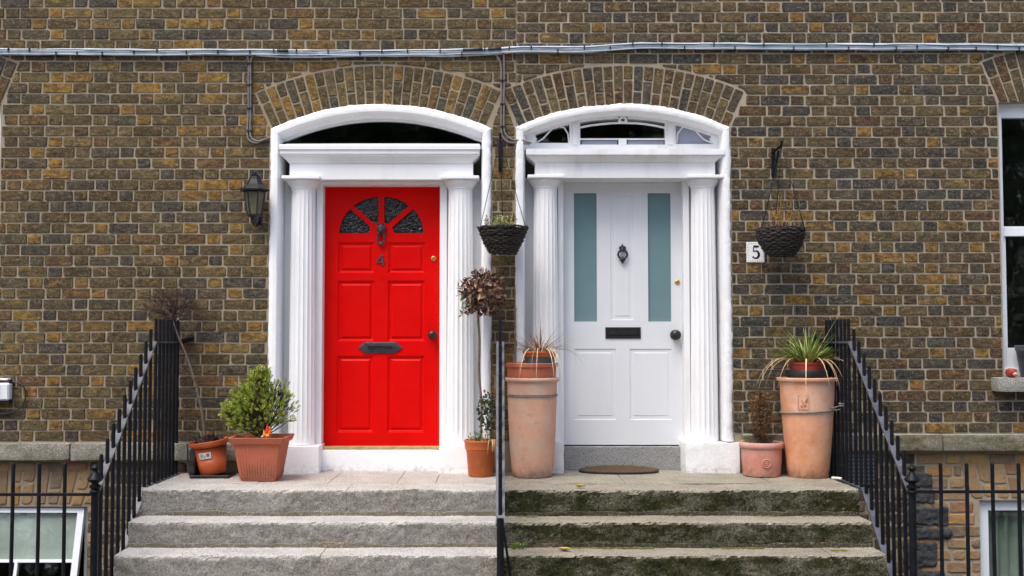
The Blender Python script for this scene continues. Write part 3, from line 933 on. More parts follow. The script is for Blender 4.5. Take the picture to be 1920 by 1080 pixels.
# ---- the red door
def P(px, py, y=DY): return W(px, py, y)
d = MB()
x0, z1 = P(607.5, 350); x1, z0 = P(824.5, 836)
z0 = WZ(836, DY)
def rect(px0, px1, py0, py1):
    a = P(px0, (py0 + py1) / 2); b = P(px1, (py0 + py1) / 2)
    return (a[0], b[0], WZ(py1, DY), WZ(py0, DY))
rows4 = [rect(634, 702, 454, 512), rect(728, 797, 454, 512), rect(633, 702, 526, 640), rect(727, 797, 526, 640), rect(631, 700, 667, 811), rect(726, 796, 667, 811)]
fc = P(715, 437)
rx, rz, hx, hz_ = 79 * PXM * 1.03, 69 * PXM * 1.03, 24 * PXM, 21 * PXM
holes = []; panes = []
for i in range(4):
    a0, a1 = rad(45 * i), rad(45 * (i + 1))
    off = 5.0 * PXM
    def pp(t, u, lo, hi):
        ex, ez = hx + (rx - hx) * u, hz_ + (rz - hz_) * u
        r = (ex + ez) / 2
        dl = off / r if lo else 0; dh = off / r if hi else 0
        ang = (a0 + dl) + (a1 - a0 - dl - dh) * t
        return (fc[0] + ex * math.cos(ang), fc[1] + ez * math.sin(ang))
    lo, hi = i > 0, i < 3
    poly = [pp(k / 10, 1, lo, hi) for k in range(11)] + [pp(1 - k / 6, 0, lo, hi) for k in range(7)]
    holes.append(poly)
rects = [[(a, c), (b, c), (b, e), (a, e)] for a, b, c, e in rows4]
door4 = d.plate([(x0, z0), (x1, z0), (x1, z1), (x0, z1)], rects + holes, DY, DY + .045).build('front_door', M['red'], H4)
for a, b, c, e in rows4:
    MB().panel(a, b, c, e, [(0, DY + .001), (.006, DY + .009), (.013, DY + .011), (.017, DY + .014), (.026, DY + .014), (.040, DY + .004), (.043, DY + .0035)]).build('door_panel', M['red'], door4)
for poly in holes:
    MB().prism(poly, DY + .022, DY + .026).build('pane', M['glass_ripple'], door4)
# knocker: mask plate, ring
kx, kz = P(715, 440)
k = MB()
k.ball((kx, DY - .012, kz + .045), .036, 16, 10, (1.0, .8, 1.35))
k.ball((kx, DY - .04, kz + .03), .018, 12, 8, (1.1, .9, 1.0))
for s in (-1, 1): k.ball((kx + s * .027, DY - .018, kz + .06), .013, 8, 6)
k.torus((kx, DY - .03, kz - .028), .033, .008, 'Y', 24, 8, sx=.85, sz=1.45)
k.ball((kx, DY - .026, kz - .075), .017, 12, 8, (1.3, .9, .9))
k.build('knocker', M['letterplate'], door4)
nx, nz = P(714, 488)
u = PXM
k = MB()
k.prism([(nx + 1 * u, nz - 10 * u), (nx + 5 * u, nz - 10 * u), (nx + 5 * u, nz + 10.5 * u), (nx + 1 * u, nz + 10.5 * u)], DY - .009, DY - .0005)
k.prism([(nx - 8.5 * u, nz - 5.5 * u), (nx + 8 * u, nz - 5.5 * u), (nx + 8 * u, nz - 2.2 * u), (nx - 8.5 * u, nz - 2.2 * u)], DY - .0085, DY - .0006)
k.prism([(nx - 8.5 * u, nz - 2.3 * u), (nx - 4.6 * u, nz - 2.3 * u), (nx + 3.5 * u, nz + 10.4 * u), (nx - .2 * u, nz + 10.4 * u)], DY - .0092, DY - .0007)
k.build('numeral', M['pewter'], door4)
lx, lz = P(813, 485)
MB().join(MB().lathe([(.021, 0), (.021, .006), (.017, .010), (.012, .011), (.0115, .008), (0, .008)], n=20).xf(Matrix.Translation((lx, DY, lz)) @ Matrix.Rotation(math.pi / 2, 4, 'X'))).build('lock', M['brass'], door4)
def knob(px, py, r, door, mat):
    kx, kz = P(px, py)
    prof = [(r * 1.05, 0), (r * 1.05, .006), (r * .55, .010), (r * .45, .03), (r * .75, .036), (r * 1.0, .048), (r * .98, .060), (r * .7, .071), (r * .3, .075), (0, .0755)]
    MB().join(MB().lathe(prof, n=24).xf(Matrix.Translation((kx, DY, kz)) @ Matrix.Rotation(math.pi / 2, 4, 'X'))).build('door_knob', mat, door)
knob(811, 628, .034, door4, M['black'])
cx, cz = P(713, 652)
wv, hv, e = 43 * u, 11 * u, 13 * u
o6 = lambda s, hh=1: [(cx - wv * s, cz), (cx - (wv - e) * s, cz - hv * hh), (cx + (wv - e) * s, cz - hv * hh), (cx + wv * s, cz), (cx + (wv - e) * s, cz + hv * hh), (cx - (wv - e) * s, cz + hv * hh)]
lp = MB()
def ring6(s, y, hh=1): return [(x, y, z) for x, z in o6(s, hh)]
lp.loft([ring6(1, DY - .0005), ring6(.985, DY - .009, .95), ring6(.88, DY - .012, .78), ring6(.80, DY - .012, .62)], closed=True)
lp.add(ring6(.80, DY - .012, .62), [tuple(range(6))])
lp.box(cx - 27 * u, cx + 27 * u, DY - .017, DY - .012, cz - 5.6 * u, cz + 5.6 * u, .002)
lpo = lp.build('letter_plate', M['letterplate'], door4)
MB().box(cx - 24 * u, cx + 24 * u, DY - .0195, DY - .0172, cz - 3.0 * u, cz + 4.4 * u, .001).build('letter_flap', M['black'], door4)
MB().box(WX(604, 840, .2), WX(824, 840, .2), .17, .30, WZ(843.5, .17), WZ(836.8, .2), .003).build('threshold', M['brass_strip'], H4)
MB().join(stone_block(WX(597, 850, .14), WX(824, 850, .14), .12, .31, LAND - .01, WZ(844.5, .12), .04, .006, .002, 1, 9)).build('door_step', M['rough_white'], H4)

# ---- house with the white door
sur5 = sweep_band(DOOR5, [(0, .006), (.0, -.014), (.010, -.026), (.034, -.032), (.056, -.026), (.064, -.008), (.068, .03), (.076, .12), (.08, .298)], .0085, 8.0, zfoot=WZ(828, -.03)).build('door_surround', M['rough_white5'], H5)
xa, xb = DOOR5.X - DOOR5.H + .066, DOOR5.X + DOOR5.H - .066
sr = MB()
sr.box(xa, WX(1056, 600, DY), .20, .29, LAND, z4(334, .2)); sr.box(WX(1278, 600, DY), xb, .20, .29, LAND, z4(334, .2))
sr.build('back_board', M['white5'], sur5)
MB().box(xa, xb, .22, .29, z4(332, .2), z4(280, .2)).build('gap_shade_board', M['gap_shade'], sur5)  # added here too, shade of the frieze gaps put into its colour
c5 = MB()
x0, x1 = WX(986, 285), WX(1357, 285)
c5.join(stone_block(x0, x1, -.04, .22, zz(290.5), zz(279), .03, .004, .003, 1.2, 31))
steps_box(c5, x0, x1, .22, [(zz(290.6), -.028, .008), (zz(292.5), -.024, .012), (zz(294.5), -.014, .024), (zz(297), -.002, .038), (zz(299.5), .010, .052), (zz(302.3), .018, .064), (zz(302.6), .026, .068)])
c5.build('cornice', M['white5'], sur5)
MB().box(WX(1003, 320, .03), WX(1341, 320, .03), .028, .30, WZ(334, .03), WZ(302.6, .02), .003).build('frieze', M['white5'], sur5)
hd5 = MB()
hd5.box(WX(1049, 338, .12), WX(1288, 338, .12), .13, .285, WZ(342.5, DY), WZ(334.2, .03), .003)
hd5.box(WX(1046, 600, .17), WX(1055.5, 600, .22), .15, .31, WZ(838, .2), WZ(335, .13), .003)
hd5.box(WX(1279.5, 600, .22), WX(1293, 600, .17), .15, .31, WZ(838, .2), WZ(335, .13), .003)
hd5.build('door_casing', M['white5'], sur5)
for pxc, pl0, pl1 in ((1023, 965, 1057), (1320, 1284, 1386)):
    cx, cy = WX(pxc, 600, .10), .115
    z0 = WZ(829, .0); z1 = WZ(335, .1)
    fluted(cx, cy, z0 + .002, z1 - .06, .108, .092).build('column', M['white5'], sur5)
    capital(cx, cy, WZ(327.5, -.02), .0925, .288, .026).build('capital', M['white5'], sur5)
    stone_block(WX(pl0, 860, -.02), WX(pl1, 860, -.02), -.05, .285, LAND - .01, z0, .03, .008, .006, 1, pxc).build('plinth', M['rough_white5'], sur5)
# fanlight with wooden tracery
Rin = (DOOR5.rin + 2) * PXM - .062; Hin = DOOR5.H - .062
YF = .10
def Q(px, py): return W(px, py, YF)
outer = [(DOOR5.X - Hin, WZ(281, YF))] + arc_pts(DOOR5, Rin, Hin) + [(DOOR5.X + Hin, WZ(281, YF))]
FR = 457 * PXM
def topz(x): return DOOR5.Zc + math.sqrt(FR ** 2 - (x - DOOR5.X) ** 2)
def lite(pxa, pxb, pyb, n=10):
    xa_, xb_ = Q(pxa, pyb)[0], Q(pxb, pyb)[0]; zb_ = Q(pxa, pyb)[1]
    return [(xa_, zb_), (xb_, zb_)] + [(xb_ + (xa_ - xb_) * i / n, topz(xb_ + (xa_ - xb_) * i / n)) for i in range(n + 1)]
L = lite(1000, 1068, 268); Cn = lite(1088, 1247, 271); R_ = lite(1267, 1340, 270)
fan5 = MB().plate(outer, [L, Cn, R_], YF, YF + .05).build('fanlight', M['white5'], H5)
MB().prism(L, YF + .03, YF + .034).build('pane', M['glass'], fan5)
MB().prism(Cn, YF + .03, YF + .034).build('pane', M['glass'], fan5)
MB().prism(R_, YF + .03, YF + .034).build('pane', M['pale_glass'], fan5)
b = MB()
def tub(pts, r, y=YF + .012, n=6): b.tube([(Q(px, py)[0], y, Q(px, py)[1]) for px, py in pts], r, n)
tub([(1088, 260.5), (1247, 260.5)], .0075)
tub([(1088, 238.5), (1108, 234.5), (1130, 231.8), (1150, 230.2), (1168, 229.8), (1188, 230.2), (1208, 231.8), (1228, 235), (1247, 239)], .0085)
b.box(Q(1160, 266)[0], Q(1175, 266)[0], YF - .004, YF + .028, WZ(272, YF), WZ(260, YF), .002)
cxk, czk = Q(1168, 224)
b.torus((cxk, YF + .002, czk), .024, .009, 'Y', 18, 6)
b.box(cxk - .036, cxk - .026, YF, YF + .03, czk - .03, czk + .03); b.box(cxk + .026, cxk + .036, YF, YF + .03, czk - .03, czk + .03)
tub([(1003, 268), (1018, 260), (1028, 249), (1036, 240), (1046, 236), (1058, 239), (1065, 250), (1067, 268)], .0065)
tub([(1269, 268), (1271, 250), (1279, 239), (1290, 235), (1301, 240), (1310, 251), (1320, 261), (1336, 268)], .0065)
for px, s in ((994, 1), (1343, -1)):
    pts = []
    for i in range(30):
        a = i / 29 * 4.2 * math.pi; r = 12.5 * (1 - i / 31)
        pts.append((px + s * r * math.cos(a), 259 + r * math.sin(a)))
    tub(pts, .0045, YF - .003, 5)
    b.join(MB().lathe([(.046, 0), (.046, .012), (.04, .016), (0, .017)], n=20).xf(Matrix.Translation((Q(px, 259)[0], YF + .004, Q(px, 259)[1])) @ Matrix.Rotation(math.pi / 2, 4, 'X')))
for px in (1079, 1257):
    x, z = Q(px, 250); b.box(x - .024, x + .024, YF - .008, YF + .001, WZ(272, YF), WZ(232, YF), .003)
b.build('tracery', M['white5'], fan5)
for a_, c_ in ((1091, 1158), (1177, 1245)):
    p0 = Q(a_, 270); p1 = Q(c_, 263)
    MB().box(p0[0], p1[0], YF + .024, YF + .029, p0[1], p1[1]).build('pane', M['pale_glass'], fan5)

# ---- the white door
x0, z1 = P(1056, 343); x1, _ = P(1278.5, 343); z0 = WZ(834, DY)
gl5 = [rect(1076.5, 1119, 362, 603), rect(1215, 1258, 362, 603)]
pn5 = [rect(1145, 1187, 363, 600), rect(1077, 1155, 654, 787), rect(1181, 1260, 654, 787)]
rects = [[(a, c), (b_, c), (b_, e), (a, e)] for a, b_, c, e in gl5 + pn5]
door5 = MB().plate([(x0, z0), (x1, z0), (x1, z1), (x0, z1)], rects, DY, DY + .045).build('front_door', M['door_white'], H5)
for a, b_, c, e in pn5:
    MB().panel(a, b_, c, e, [(0, DY + .0008), (.003, DY + .0055), (.012, DY + .006), (.030, DY + .006), (.035, DY + .003), (.038, DY + .0028)]).build('door_panel', M['door_white'], door5)
for a, b_, c, e in gl5:
    MB().box(a, b_, DY + .016, DY + .022, c, e).build('frosted_pane', M['frost'], door5)
kx, kz = P(1167, 477)
k = MB()
k.torus((kx, DY - .022, kz - .002), .036, .0085, 'Y', 28, 8, sx=1.0, sz=.95)
k.ball((kx, DY - .012, kz + .040), .024, 12, 8, (1.05, .7, .8))
k.ball((kx - .016, DY - .012, kz + .053), .013, 10, 6); k.ball((kx + .016, DY - .012, kz + .053), .013, 10, 6)
k.add([(kx - .015, DY - .004, kz + .058), (kx + .015, DY - .004, kz + .058), (kx, DY - .006, kz + .088), (kx, DY - .022, kz + .06)], [(0, 1, 2), (0, 3, 1), (0, 2, 3), (1, 3, 2)])
k.ball((kx, DY - .022, kz - .042), .022, 12, 8, (1.1, .7, .8))
k.add([(kx - .02, DY - .018, kz - .05), (kx + .02, DY - .018, kz - .05), (kx, DY - .018, kz - .08), (kx, DY - .034, kz - .052)], [(0, 1, 2), (0, 3, 1), (0, 2, 3), (1, 3, 2)])
k.add([(kx - .012, DY - .018, kz - .03), (kx + .012, DY - .018, kz - .03), (kx, DY - .018, kz - .012), (kx, DY - .03, kz - .03)], [(0, 1, 2), (0, 3, 1), (0, 2, 3), (1, 3, 2)])
k.build('knocker', M['black'], door5)
a, b_, c, e = rect(1135, 1201.5, 613.5, 635)
MB().panel(a, b_, c, e, [(0, DY - .0005), (.002, DY - .008), (.022, DY - .009), (.024, DY - .006), (.026, DY - .006), (.030, DY - .011), (.032, DY - .0112)]).build('letter_plate', M['black'], door5)
knob(1266, 628, .040, door5, M['black'])
lx, lz = P(1270, 529)
MB().join(MB().lathe([(.021, 0), (.021, .005), (.017, .009), (.012, .010), (.0115, .008), (0, .008)], n=20).xf(Matrix.Translation((lx, DY, lz)) @ Matrix.Rotation(math.pi / 2, 4, 'X'))).build('lock', M['brass'], door5)
stone_block(WX(1056, 855, .2), WX(1282, 855, .2), .19, .31, LAND - .01, WZ(838, .19), .03, .006, .003, 1, 13).build('door_step', M['granite_riser'], H5)

# ------------------------------------------------------------------ windows
def sash_window(root, a, sillz, sillpx, mat):
    w = MB()
    poly = win_poly(a, sillz)
    ins = .052
    zt = a.Zc + a.Ri
    gx0, gx1 = a.X - a.H + .06, a.X + a.H - .06
    ztj = WZ(222, .12)
    mid = (WZ(427, .12), WZ(443, .12)); bot = WZ(652, .12)
    up = [(gx0, mid[0]), (gx1, mid[0]), (gx1, ztj), (gx0, ztj)]
    lo = [(gx0 + .012, bot), (gx1 - .012, bot), (gx1 - .012, mid[1]), (gx0 + .012, mid[1])]
    wo_ = w.plate(poly, [up, lo], .09, .15).build('window', M['upvc'], root)
    m = MB()
    fr = [(x * 1.0, z) for x, z in poly]
    m.box(a.X - a.H, a.X + a.H, .062, .09, sillz, WZ(690, .07), .004)
    m.box(gx0 - .01, gx1 + .01, .07, .09, mid[1] - .005, mid[0] + .005, .004)
    m.box(a.X - a.H + .002, gx0 - .012, .066, .09, sillz + .02, ztj + .03, .004); m.box(gx1 + .012, a.X + a.H - .002, .066, .09, sillz + .02, ztj + .03, .004)
    m.build('sash_bead', M['upvc'], wo_)
    m = MB(); m.prism(up, .118, .122); m.build('pane', M['glass'], wo_)
    m = MB(); m.prism(lo, .118, .122); m.build('pane', M['glass'], wo_)
    s = stone_block(a.X - a.H - sillpx, a.X + a.H + sillpx, -.13, .088, WZ(735, -.13), WZ(708, -.12), .03, .012, .006, 1, a.X)
    s.build('window_sill', mat, root)
sash_window(H5, WIN5, WZ(706) + .004, .105, M['sill'])
sash_window(H4, WIN4, WZ(706) + .004, .05, M['sill'])

# basement window of the left house: top-hung sash pushed open
ox0, ox1 = BW4[0][0], BW4[1][0]; ozt = BW4[2][1]
w = MB()
w.plate([(ox0, -.5), (ox1, -.5), (ox1, ozt), (ox0, ozt)], [[(ox0 + .04, -.46), (ox1 - .04, -.46), (ox1 - .04, ozt - .035), (ox0 + .04, ozt - .035)]], .06, .13)
bw = w.build('basement_window', M['upvc'], H4)
hs = .62; ang = rad(15)
sa = MB(); W0 = ox0 + .05; W1 = ox1 - .035
sp = [(W0, -hs), (W1, -hs), (W1, 0), (W0, 0)]
zmid = -(.40)
xm = WX(38, 1060)
h1 = [(W0 + .05, zmid + .012), (W1 - .05, zmid + .012), (W1 - .05, -.035), (W0 + .05, -.035)]
h2 = [(xm + .012, -hs + .04), (W1 - .05, -hs + .04), (W1 - .05, zmid - .012), (xm + .012, zmid - .012)]
h3 = [(W0 + .05, -hs + .04), (xm - .012, -hs + .04), (xm - .012, zmid - .012), (W0 + .05, zmid - .012)]
T = Matrix.Translation((0, .05, ozt - .02)) @ Matrix.Rotation(-ang, 4, 'X')
MB().plate(sp, [h1, h2, h3], -.02, .02).xf(T).build('open_sash', M['upvc'], bw)
MB().prism(h1, .0, .004).xf(T).build('pane', M['glass'], bw)
for hh in (h2, h3): MB().prism(hh, .0, .004).xf(T).build('pane', M['glass'], bw)
MB().prism([(W0 + .055, zmid + .014), (W1 - .055, zmid + .014), (W1 - .055, -.037), (W0 + .055, -.037)], .022, .026).xf(T).build('blind', M['blind'], bw)
# basement window of the right house with curtains
ox0, ox1 = BW5[0][0], BW5[1][0]; ozt = BW5[2][1]
bw = MB().plate([(ox0, -.5), (ox1, -.5), (ox1, ozt), (ox0, ozt)], [[(ox0 + .085, -.42), (ox1 - .085, -.42), (ox1 - .085, ozt - .085), (ox0 + .085, ozt - .085)]], .05, .13).build('basement_window', M['upvc'], H5)
MB().box(ox0 + .085, ox1 - .085, .09, .094, -.42, ozt - .085).build('pane', M['glass'], bw)
cu = []
n = 90
for i in range(n + 1):
    x = ox0 + .05 + (ox1 - ox0 - .1) * i / n
    y = .135 + .018 * math.sin(i * 1.1) + .008 * math.sin(i * 2.7 + 1)
    cu.append(((x, y, -.45), (x, y, ozt)))
m = MB().loft([[p[0] for p in cu], [p[1] for p in cu]], closed=False, smooth=True)
m.build('curtain', M['curtain'], bw, recalc=False)

# ------------------------------------------------------------------ stone steps
NOSE = [(-1.02, LAND + .004), (-1.29, .487), (-1.56, .320), (-1.83, .148)]
def flight(label, x0, x1, gmat, pmat, fmat, seed, joints, slabs):
    root = thing('stone_steps', ((x0 + x1) / 2, -1.0, 0), label, 'steps')
    for i, (y, z) in enumerate(NOSE):
        zb = (NOSE[i + 1][1] if i < 3 else 0) - .012
        yb = y + (.33 if i else .34)
        xs = [x0] + joints[i] + [x1]
        for j, (a, b) in enumerate(zip(xs[:-1], xs[1:])):
            stone_block(a + .0006, b - .0006, y, yb, zb, z, .018, .026, .011, 1.25, seed + i * 3.7 + j * 1.3, top=.35, sag=.006, rx=.003).build('step_stone', gmat, root)
    # worn mortar fillets where each riser meets the tread below
    for i in range(3):
        yr, zt_ = NOSE[i][0], NOSE[i + 1][1]
        rings = []
        nseg = 120
        for k in range(nseg + 1):
            x = x0 + .01 + (x1 - x0 - .02) * k / nseg
            h = .030 + .016 * noise.noise(Vector((x * 2.2, i * 5.1, seed))) + .010 * noise.noise(Vector((x * 9, i * 2.1, seed)))
            d = .006 + .004 * noise.noise(Vector((x * 4, i * 3.3, seed + 4)))
            rings.append([(x, yr + .03, zt_ - .02), (x, yr - d, zt_ - .02), (x, yr - d, zt_ + .003), (x, yr - d, zt_ + h * .8), (x, yr + .002, zt_ + h), (x, yr + .03, zt_ + h)])
        MB().loft(rings, caps=True, smooth=True).build('mortar_fillet', fmat, root)
    # landing paving
    for (a, b, ya, yb) in slabs:
        stone_block(a + .0015, b - .0015, ya + .0015, yb - .0015, LAND - .07, LAND + .002, .05, .005, .004, 1, seed + a * 2 + ya, top=.5, sag=.003, rx=.003).build('paving_slab', pmat, root)
    # rubble core carrying the stones
    m = MB()
    m.box(x0 + .03, x1 - .03, -.69, .19, -1.35, LAND - .075)
    for i in range(1, 4): m.box(x0 + .03, x1 - .03, NOSE[i][0] + .03, NOSE[i - 1][0] + .325 , -1.35 + i * .01, NOSE[i][1] - .16 if i < 3 else NOSE[i][1] - .17)
    m.build('rubble_core', M['rubble'], root)
    return root
XS0, XS1 = -2.46, 2.46
J4 = [[WX(650, 930, -1.02)], [WX(762, 990, -1.29)], [WX(600, 1050, -1.56)], [-.9]]
J5 = [[WX(1368, 930, -1.02)], [WX(1050, 990, -1.29)], [WX(1560, 1050, -1.56)], [1.3]]
yj = -.68
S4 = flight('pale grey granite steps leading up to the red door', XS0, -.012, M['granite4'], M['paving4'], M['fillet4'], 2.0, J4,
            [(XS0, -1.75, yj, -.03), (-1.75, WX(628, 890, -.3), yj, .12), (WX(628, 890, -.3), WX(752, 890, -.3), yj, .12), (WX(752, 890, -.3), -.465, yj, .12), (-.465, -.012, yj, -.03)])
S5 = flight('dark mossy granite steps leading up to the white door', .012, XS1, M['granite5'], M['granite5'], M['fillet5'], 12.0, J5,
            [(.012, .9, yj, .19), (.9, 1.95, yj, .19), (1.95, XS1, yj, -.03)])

# ------------------------------------------------------------------ iron railings
def seglerp(pts, y):
    for (ya, za), (yb, zb) in zip(pts[:-1], pts[1:]):
        if yb <= y <= ya: return za + (zb - za) * (y - ya) / (yb - ya)
    return pts[-1][1] if y < pts[-1][0] else pts[0][1]
def flat_rail(x, pts, w, t):
    m = MB()
    rings = []
    for y, z in pts: rings.append([(x - w / 2, y, z - t), (x + w / 2, y, z - t), (x + w / 2, y, z), (x - w / 2, y, z)])
    return m.loft(rings, caps=True)
def finial(m, x, y, z, s=1.0):
    return m.lathe([(.020 * s, 0), (.030 * s, .004), (.034 * s, .016), (.024 * s, .024), (.020 * s, .032), (.034 * s, .040), (.036 * s, .050), (.022 * s, .058), (.020 * s, .066),
             (.040 * s, .078), (.048 * s, .090), (.042 * s, .102), (.026 * s, .120), (.016 * s, .134), (.014 * s, .142), (.024 * s, .152), (.026 * s, .162), (.016 * s, .174), (.006 * s, .182), (0, .184)], (x, y, z), 18)
def stair_railing(x, label, yend, zend, bars, newel, low=None, bracket=0, hor=-.66):
    root = thing('iron_railing', (x, -.9, LAND), label, 'railing')
    rail = [(-.012, EYE), (hor, EYE), (yend, zend)]
    flat_rail(x, rail, .042 if low else .056, .014).build('top_rail', M['iron_rail'], root)
    if low:
        flat_rail(x, low, .046, .016).build('bottom_rail', M['iron_rail'], root)
    for i, y in enumerate(bars):
        zt = seglerp(rail, y) + (.165 if y > hor else .15)
        if low: zb = seglerp(low, y) - .004
        else:
            zb = LAND
            for (yn, zn), nxt in zip(NOSE, NOSE[1:] + [(-9, 0)]):
                if y < yn: zb = nxt[1]
            zb -= .01
        m = MB()
        k = 0.003 * math.sin(i * 12.7)
        m.tube([(x + k, y, zb), (x + k * .3, y, (zb + zt) / 2), (x, y, zt - .02), (x, y, zt - .004), (x, y, zt)], [.0125, .0125, .0125, .011, .004], 8)
        m.build('bar', M['iron'], root)
    if newel:
        y, zt, zb, fin = newel
        m = MB(); m.tube([(x, y, zb), (x, y, zt)], .022, 12); m.build('newel_post', M['iron'], root)
        if fin:
            finial(MB(), x, y, zt - .004).build('finial', M['iron'], root)
    if bracket:
        m = MB()
        m.tube([(x, -.02, EYE - .01), (x + bracket * .03, -.03, EYE + .0), (x + bracket * .085, -.03, EYE + .02)], [.018, .020, .024], 8)
        m.ball((x + bracket * .095, -.032, EYE + .024), .026, 10, 8, (1, .8, .9))
        m.build('wall_bracket', M['iron'], root)
    return root
lb = [-.06 - i * .092 for i in range(7)]
sl = [-.735 - i * .107 for i in range(10)]
stair_railing(-2.5, 'black iron stair railing sloping down beside the orange plastic pot and conifer', -1.80, .74, lb + sl, (-1.80, .745, -.35, True), [(-.04, LAND - .0), (-.86, LAND - .0), (-1.78, -.16)], 1)
stair_railing(2.53, 'black iron stair railing sloping down beside the tall roped terracotta pot', -1.83, .74, lb + sl, (-1.83, .745, -.35, True), [(-.04, LAND - .0), (-.92, LAND - .0), (-1.8, -.14)], -1)
cr = stair_railing(0.0, 'black iron railing dividing the two flights of steps between the doors', -1.86, .565, lb + sl[:-1] + [-1.70, -1.80], (-1.862, .60, .135, False), None, 0)
MB().tube([(.02, -1.84, .54), (.075, -1.80, .135)], .008, 8).build('brace', M['iron'], cr)

def area_railing(x0, x1, label, spacing=.1615):
    y = -1.86
    root = thing('iron_railing', ((x0 + x1) / 2, y, 0), label, 'railing')
    zr = WZ(921 if x0 > 0 else 926, y); zt = WZ(868, y)
    m = MB(); m.box(x0, x1, y - .010, y + .010, zr - .012, zr + .006, .002); m.build('top_rail', M['iron'], root)
    m = MB(); m.box(x0, x1, y - .012, y + .012, .06, .075, .002); m.build('bottom_rail', M['iron'], root)
    s = 1 if x0 > 0 else -1
    a = x0 if s > 0 else x1
    x = a + s * spacing
    while abs(x) < max(abs(x0), abs(x1)) - .03:
        k = .004 * math.sin(x * 31)
        MB().tube([(x, y, -.02), (x + k, y, zr), (x + k, y, zt - .03), (x + k, y, zt - .006), (x + k, y, zt)], [.0115, .0115, .0115, .012, .005], 8).build('bar', M['iron'], root)
        x += s * spacing
    return root
area_railing(-5.6, -2.5, 'low black iron area railing before the pushed-open basement window')
area_railing(2.53, 5.6, 'low black iron area railing before the curtained basement window')

# ------------------------------------------------------------------ cables on the wall
cb = thing('cable_bundle', (0, -.02, 4.0), 'bundle of pale grey cables clipped along the brick walls above the doors', 'cables')
prof = [(-500, 97), (-200, 96), (0, 97), (150, 98), (300, 99), (400, 98), (470, 98), (560, 100), (700, 100), (820, 99), (900, 97), (980, 93), (1040, 93), (1100, 93), (1150, 89), (1200, 86), (1330, 87), (1500, 88), (1700, 88), (1920, 89), (2200, 90), (2420, 92)]
def py_at(px):
    for (a, b), (c, d_) in zip(prof[:-1], prof[1:]):
        if a <= px <= c: return b + (d_ - b) * (px - a) / (c - a)
    return prof[-1][1]
rnd = random.Random(9)
offs = [(-4.6, .0095, 'cable', -.018), (-1.6, .0100, 'cable', -.030), (1.4, .0095, 'cable', -.026), (4.4, .0080, 'cable', -.018), (3.4, .0045, 'cable', -.040), (-3.6, .0035, 'cable_black', -.044)]
for i, (o_, r, mt, y) in enumerate(offs):
    pts = []
    for px in range(-480, 2401, 24):
        w = 1.5 * noise.noise(Vector((px / 130.0, i * 7.1, 0))) + (1.2 * noise.noise(Vector((px / 45.0, i * 3.3, 5))))
        if i in (3,) and 400 < px < 1000: w += 2.6 * math.exp(-((px - 560) / 90.0) ** 2) + 2.2 * math.exp(-((px - 860) / 60.0) ** 2)
        X, Z = W(px, py_at(px) + o_ + w, y)
        pts.append((X, y, Z))
    MB().tube(pts, r, 8).build('cable', M[mt], cb)
px = -450
while px < 2400:
    X, Z = W(px, py_at(px) + rnd.choice([-3.5, 0, 3.5]), -.045)
    m = MB(); m.box(X - .004, X + .004, -.050, .004, Z - .015, Z + .015, .001); m.ball((X, -.05, Z + .013), .006, 8, 6)
    m.build('clip', M['cable_black'], cb)
    px += rnd.uniform(38, 62)
m = MB()
for a, b_ in ((868, 905), (915, 940), (520, 540)):
    m.tube([(W(a, py_at(a) - 4, -.045)[0], -.045, W(a, py_at(a) - 4, -.045)[1]), (W(b_, py_at(b_) - 4, -.045)[0], -.045, W(b_, py_at(b_) - 4, -.045)[1])], .012, 8)
m.build('tape_wrap', M['cable_black'], cb)
def smooth_path(P_, n=6):
    P_ = [Vector(p) for p in P_]; out = []
    for i in range(len(P_) - 1):
        p0, p1, p2, p3 = P_[max(0, i - 1)], P_[i], P_[i + 1], P_[min(len(P_) - 1, i + 2)]
        for k in range(n):
            t = k / n
            out.append(.5 * ((2 * p1) + (p2 - p0) * t + (2 * p0 - 5 * p1 + 4 * p2 - p3) * t * t + (3 * p1 - p0 - 3 * p2 + p3) * t ** 3))
    out.append(P_[-1]); return out
def pl(pts, y): return [(W(a, b, y)[0], y, W(a, b, y)[1]) for a, b in pts]
def drop(label, pts1, pts2, split):
    root = thing('drop_cable', (W(*pts1[0])[0], -.02, W(*pts1[0])[1]), label, 'cable')
    MB().tube(smooth_path(pl(pts1, -.016)), .0085, 8).build('cable', M['cable_grey'], root)
    MB().tube(smooth_path(pl(pts2, -.022)), .0075, 8).build('cable', M['cable_grey'], root)
    for py in split:
        X, Z = W(pts1[3][0] + 2.5, py); MB().box(X - .02, X + .02, -.034, .003, Z - .006, Z + .006, .002).build('clip', M['cable_black'], root)
drop('grey twin cable dropping beside the lantern to the red door surround', [(440, 96), (458, 101), (466, 112), (466, 150), (466, 200), (464, 250), (468, 263), (480, 268), (492, 264), (504, 261)],
     [(500, 97), (478, 103), (470.5, 114), (470, 150), (470, 200), (469, 248), (473, 260), (484, 265), (494, 262), (506, 258)], [120, 160, 204, 246])
drop('grey twin cable dropping between the two brick arches to the white door surround', [(905, 96), (928, 102), (938, 118), (940, 150), (940, 200), (940, 245), (945, 260), (956, 267), (975, 268), (994, 270)],
     [(935, 93), (943, 97), (945, 112), (945.5, 150), (945, 200), (945, 240), (950, 254), (962, 262), (978, 263), (997, 268)], [152, 196, 238])

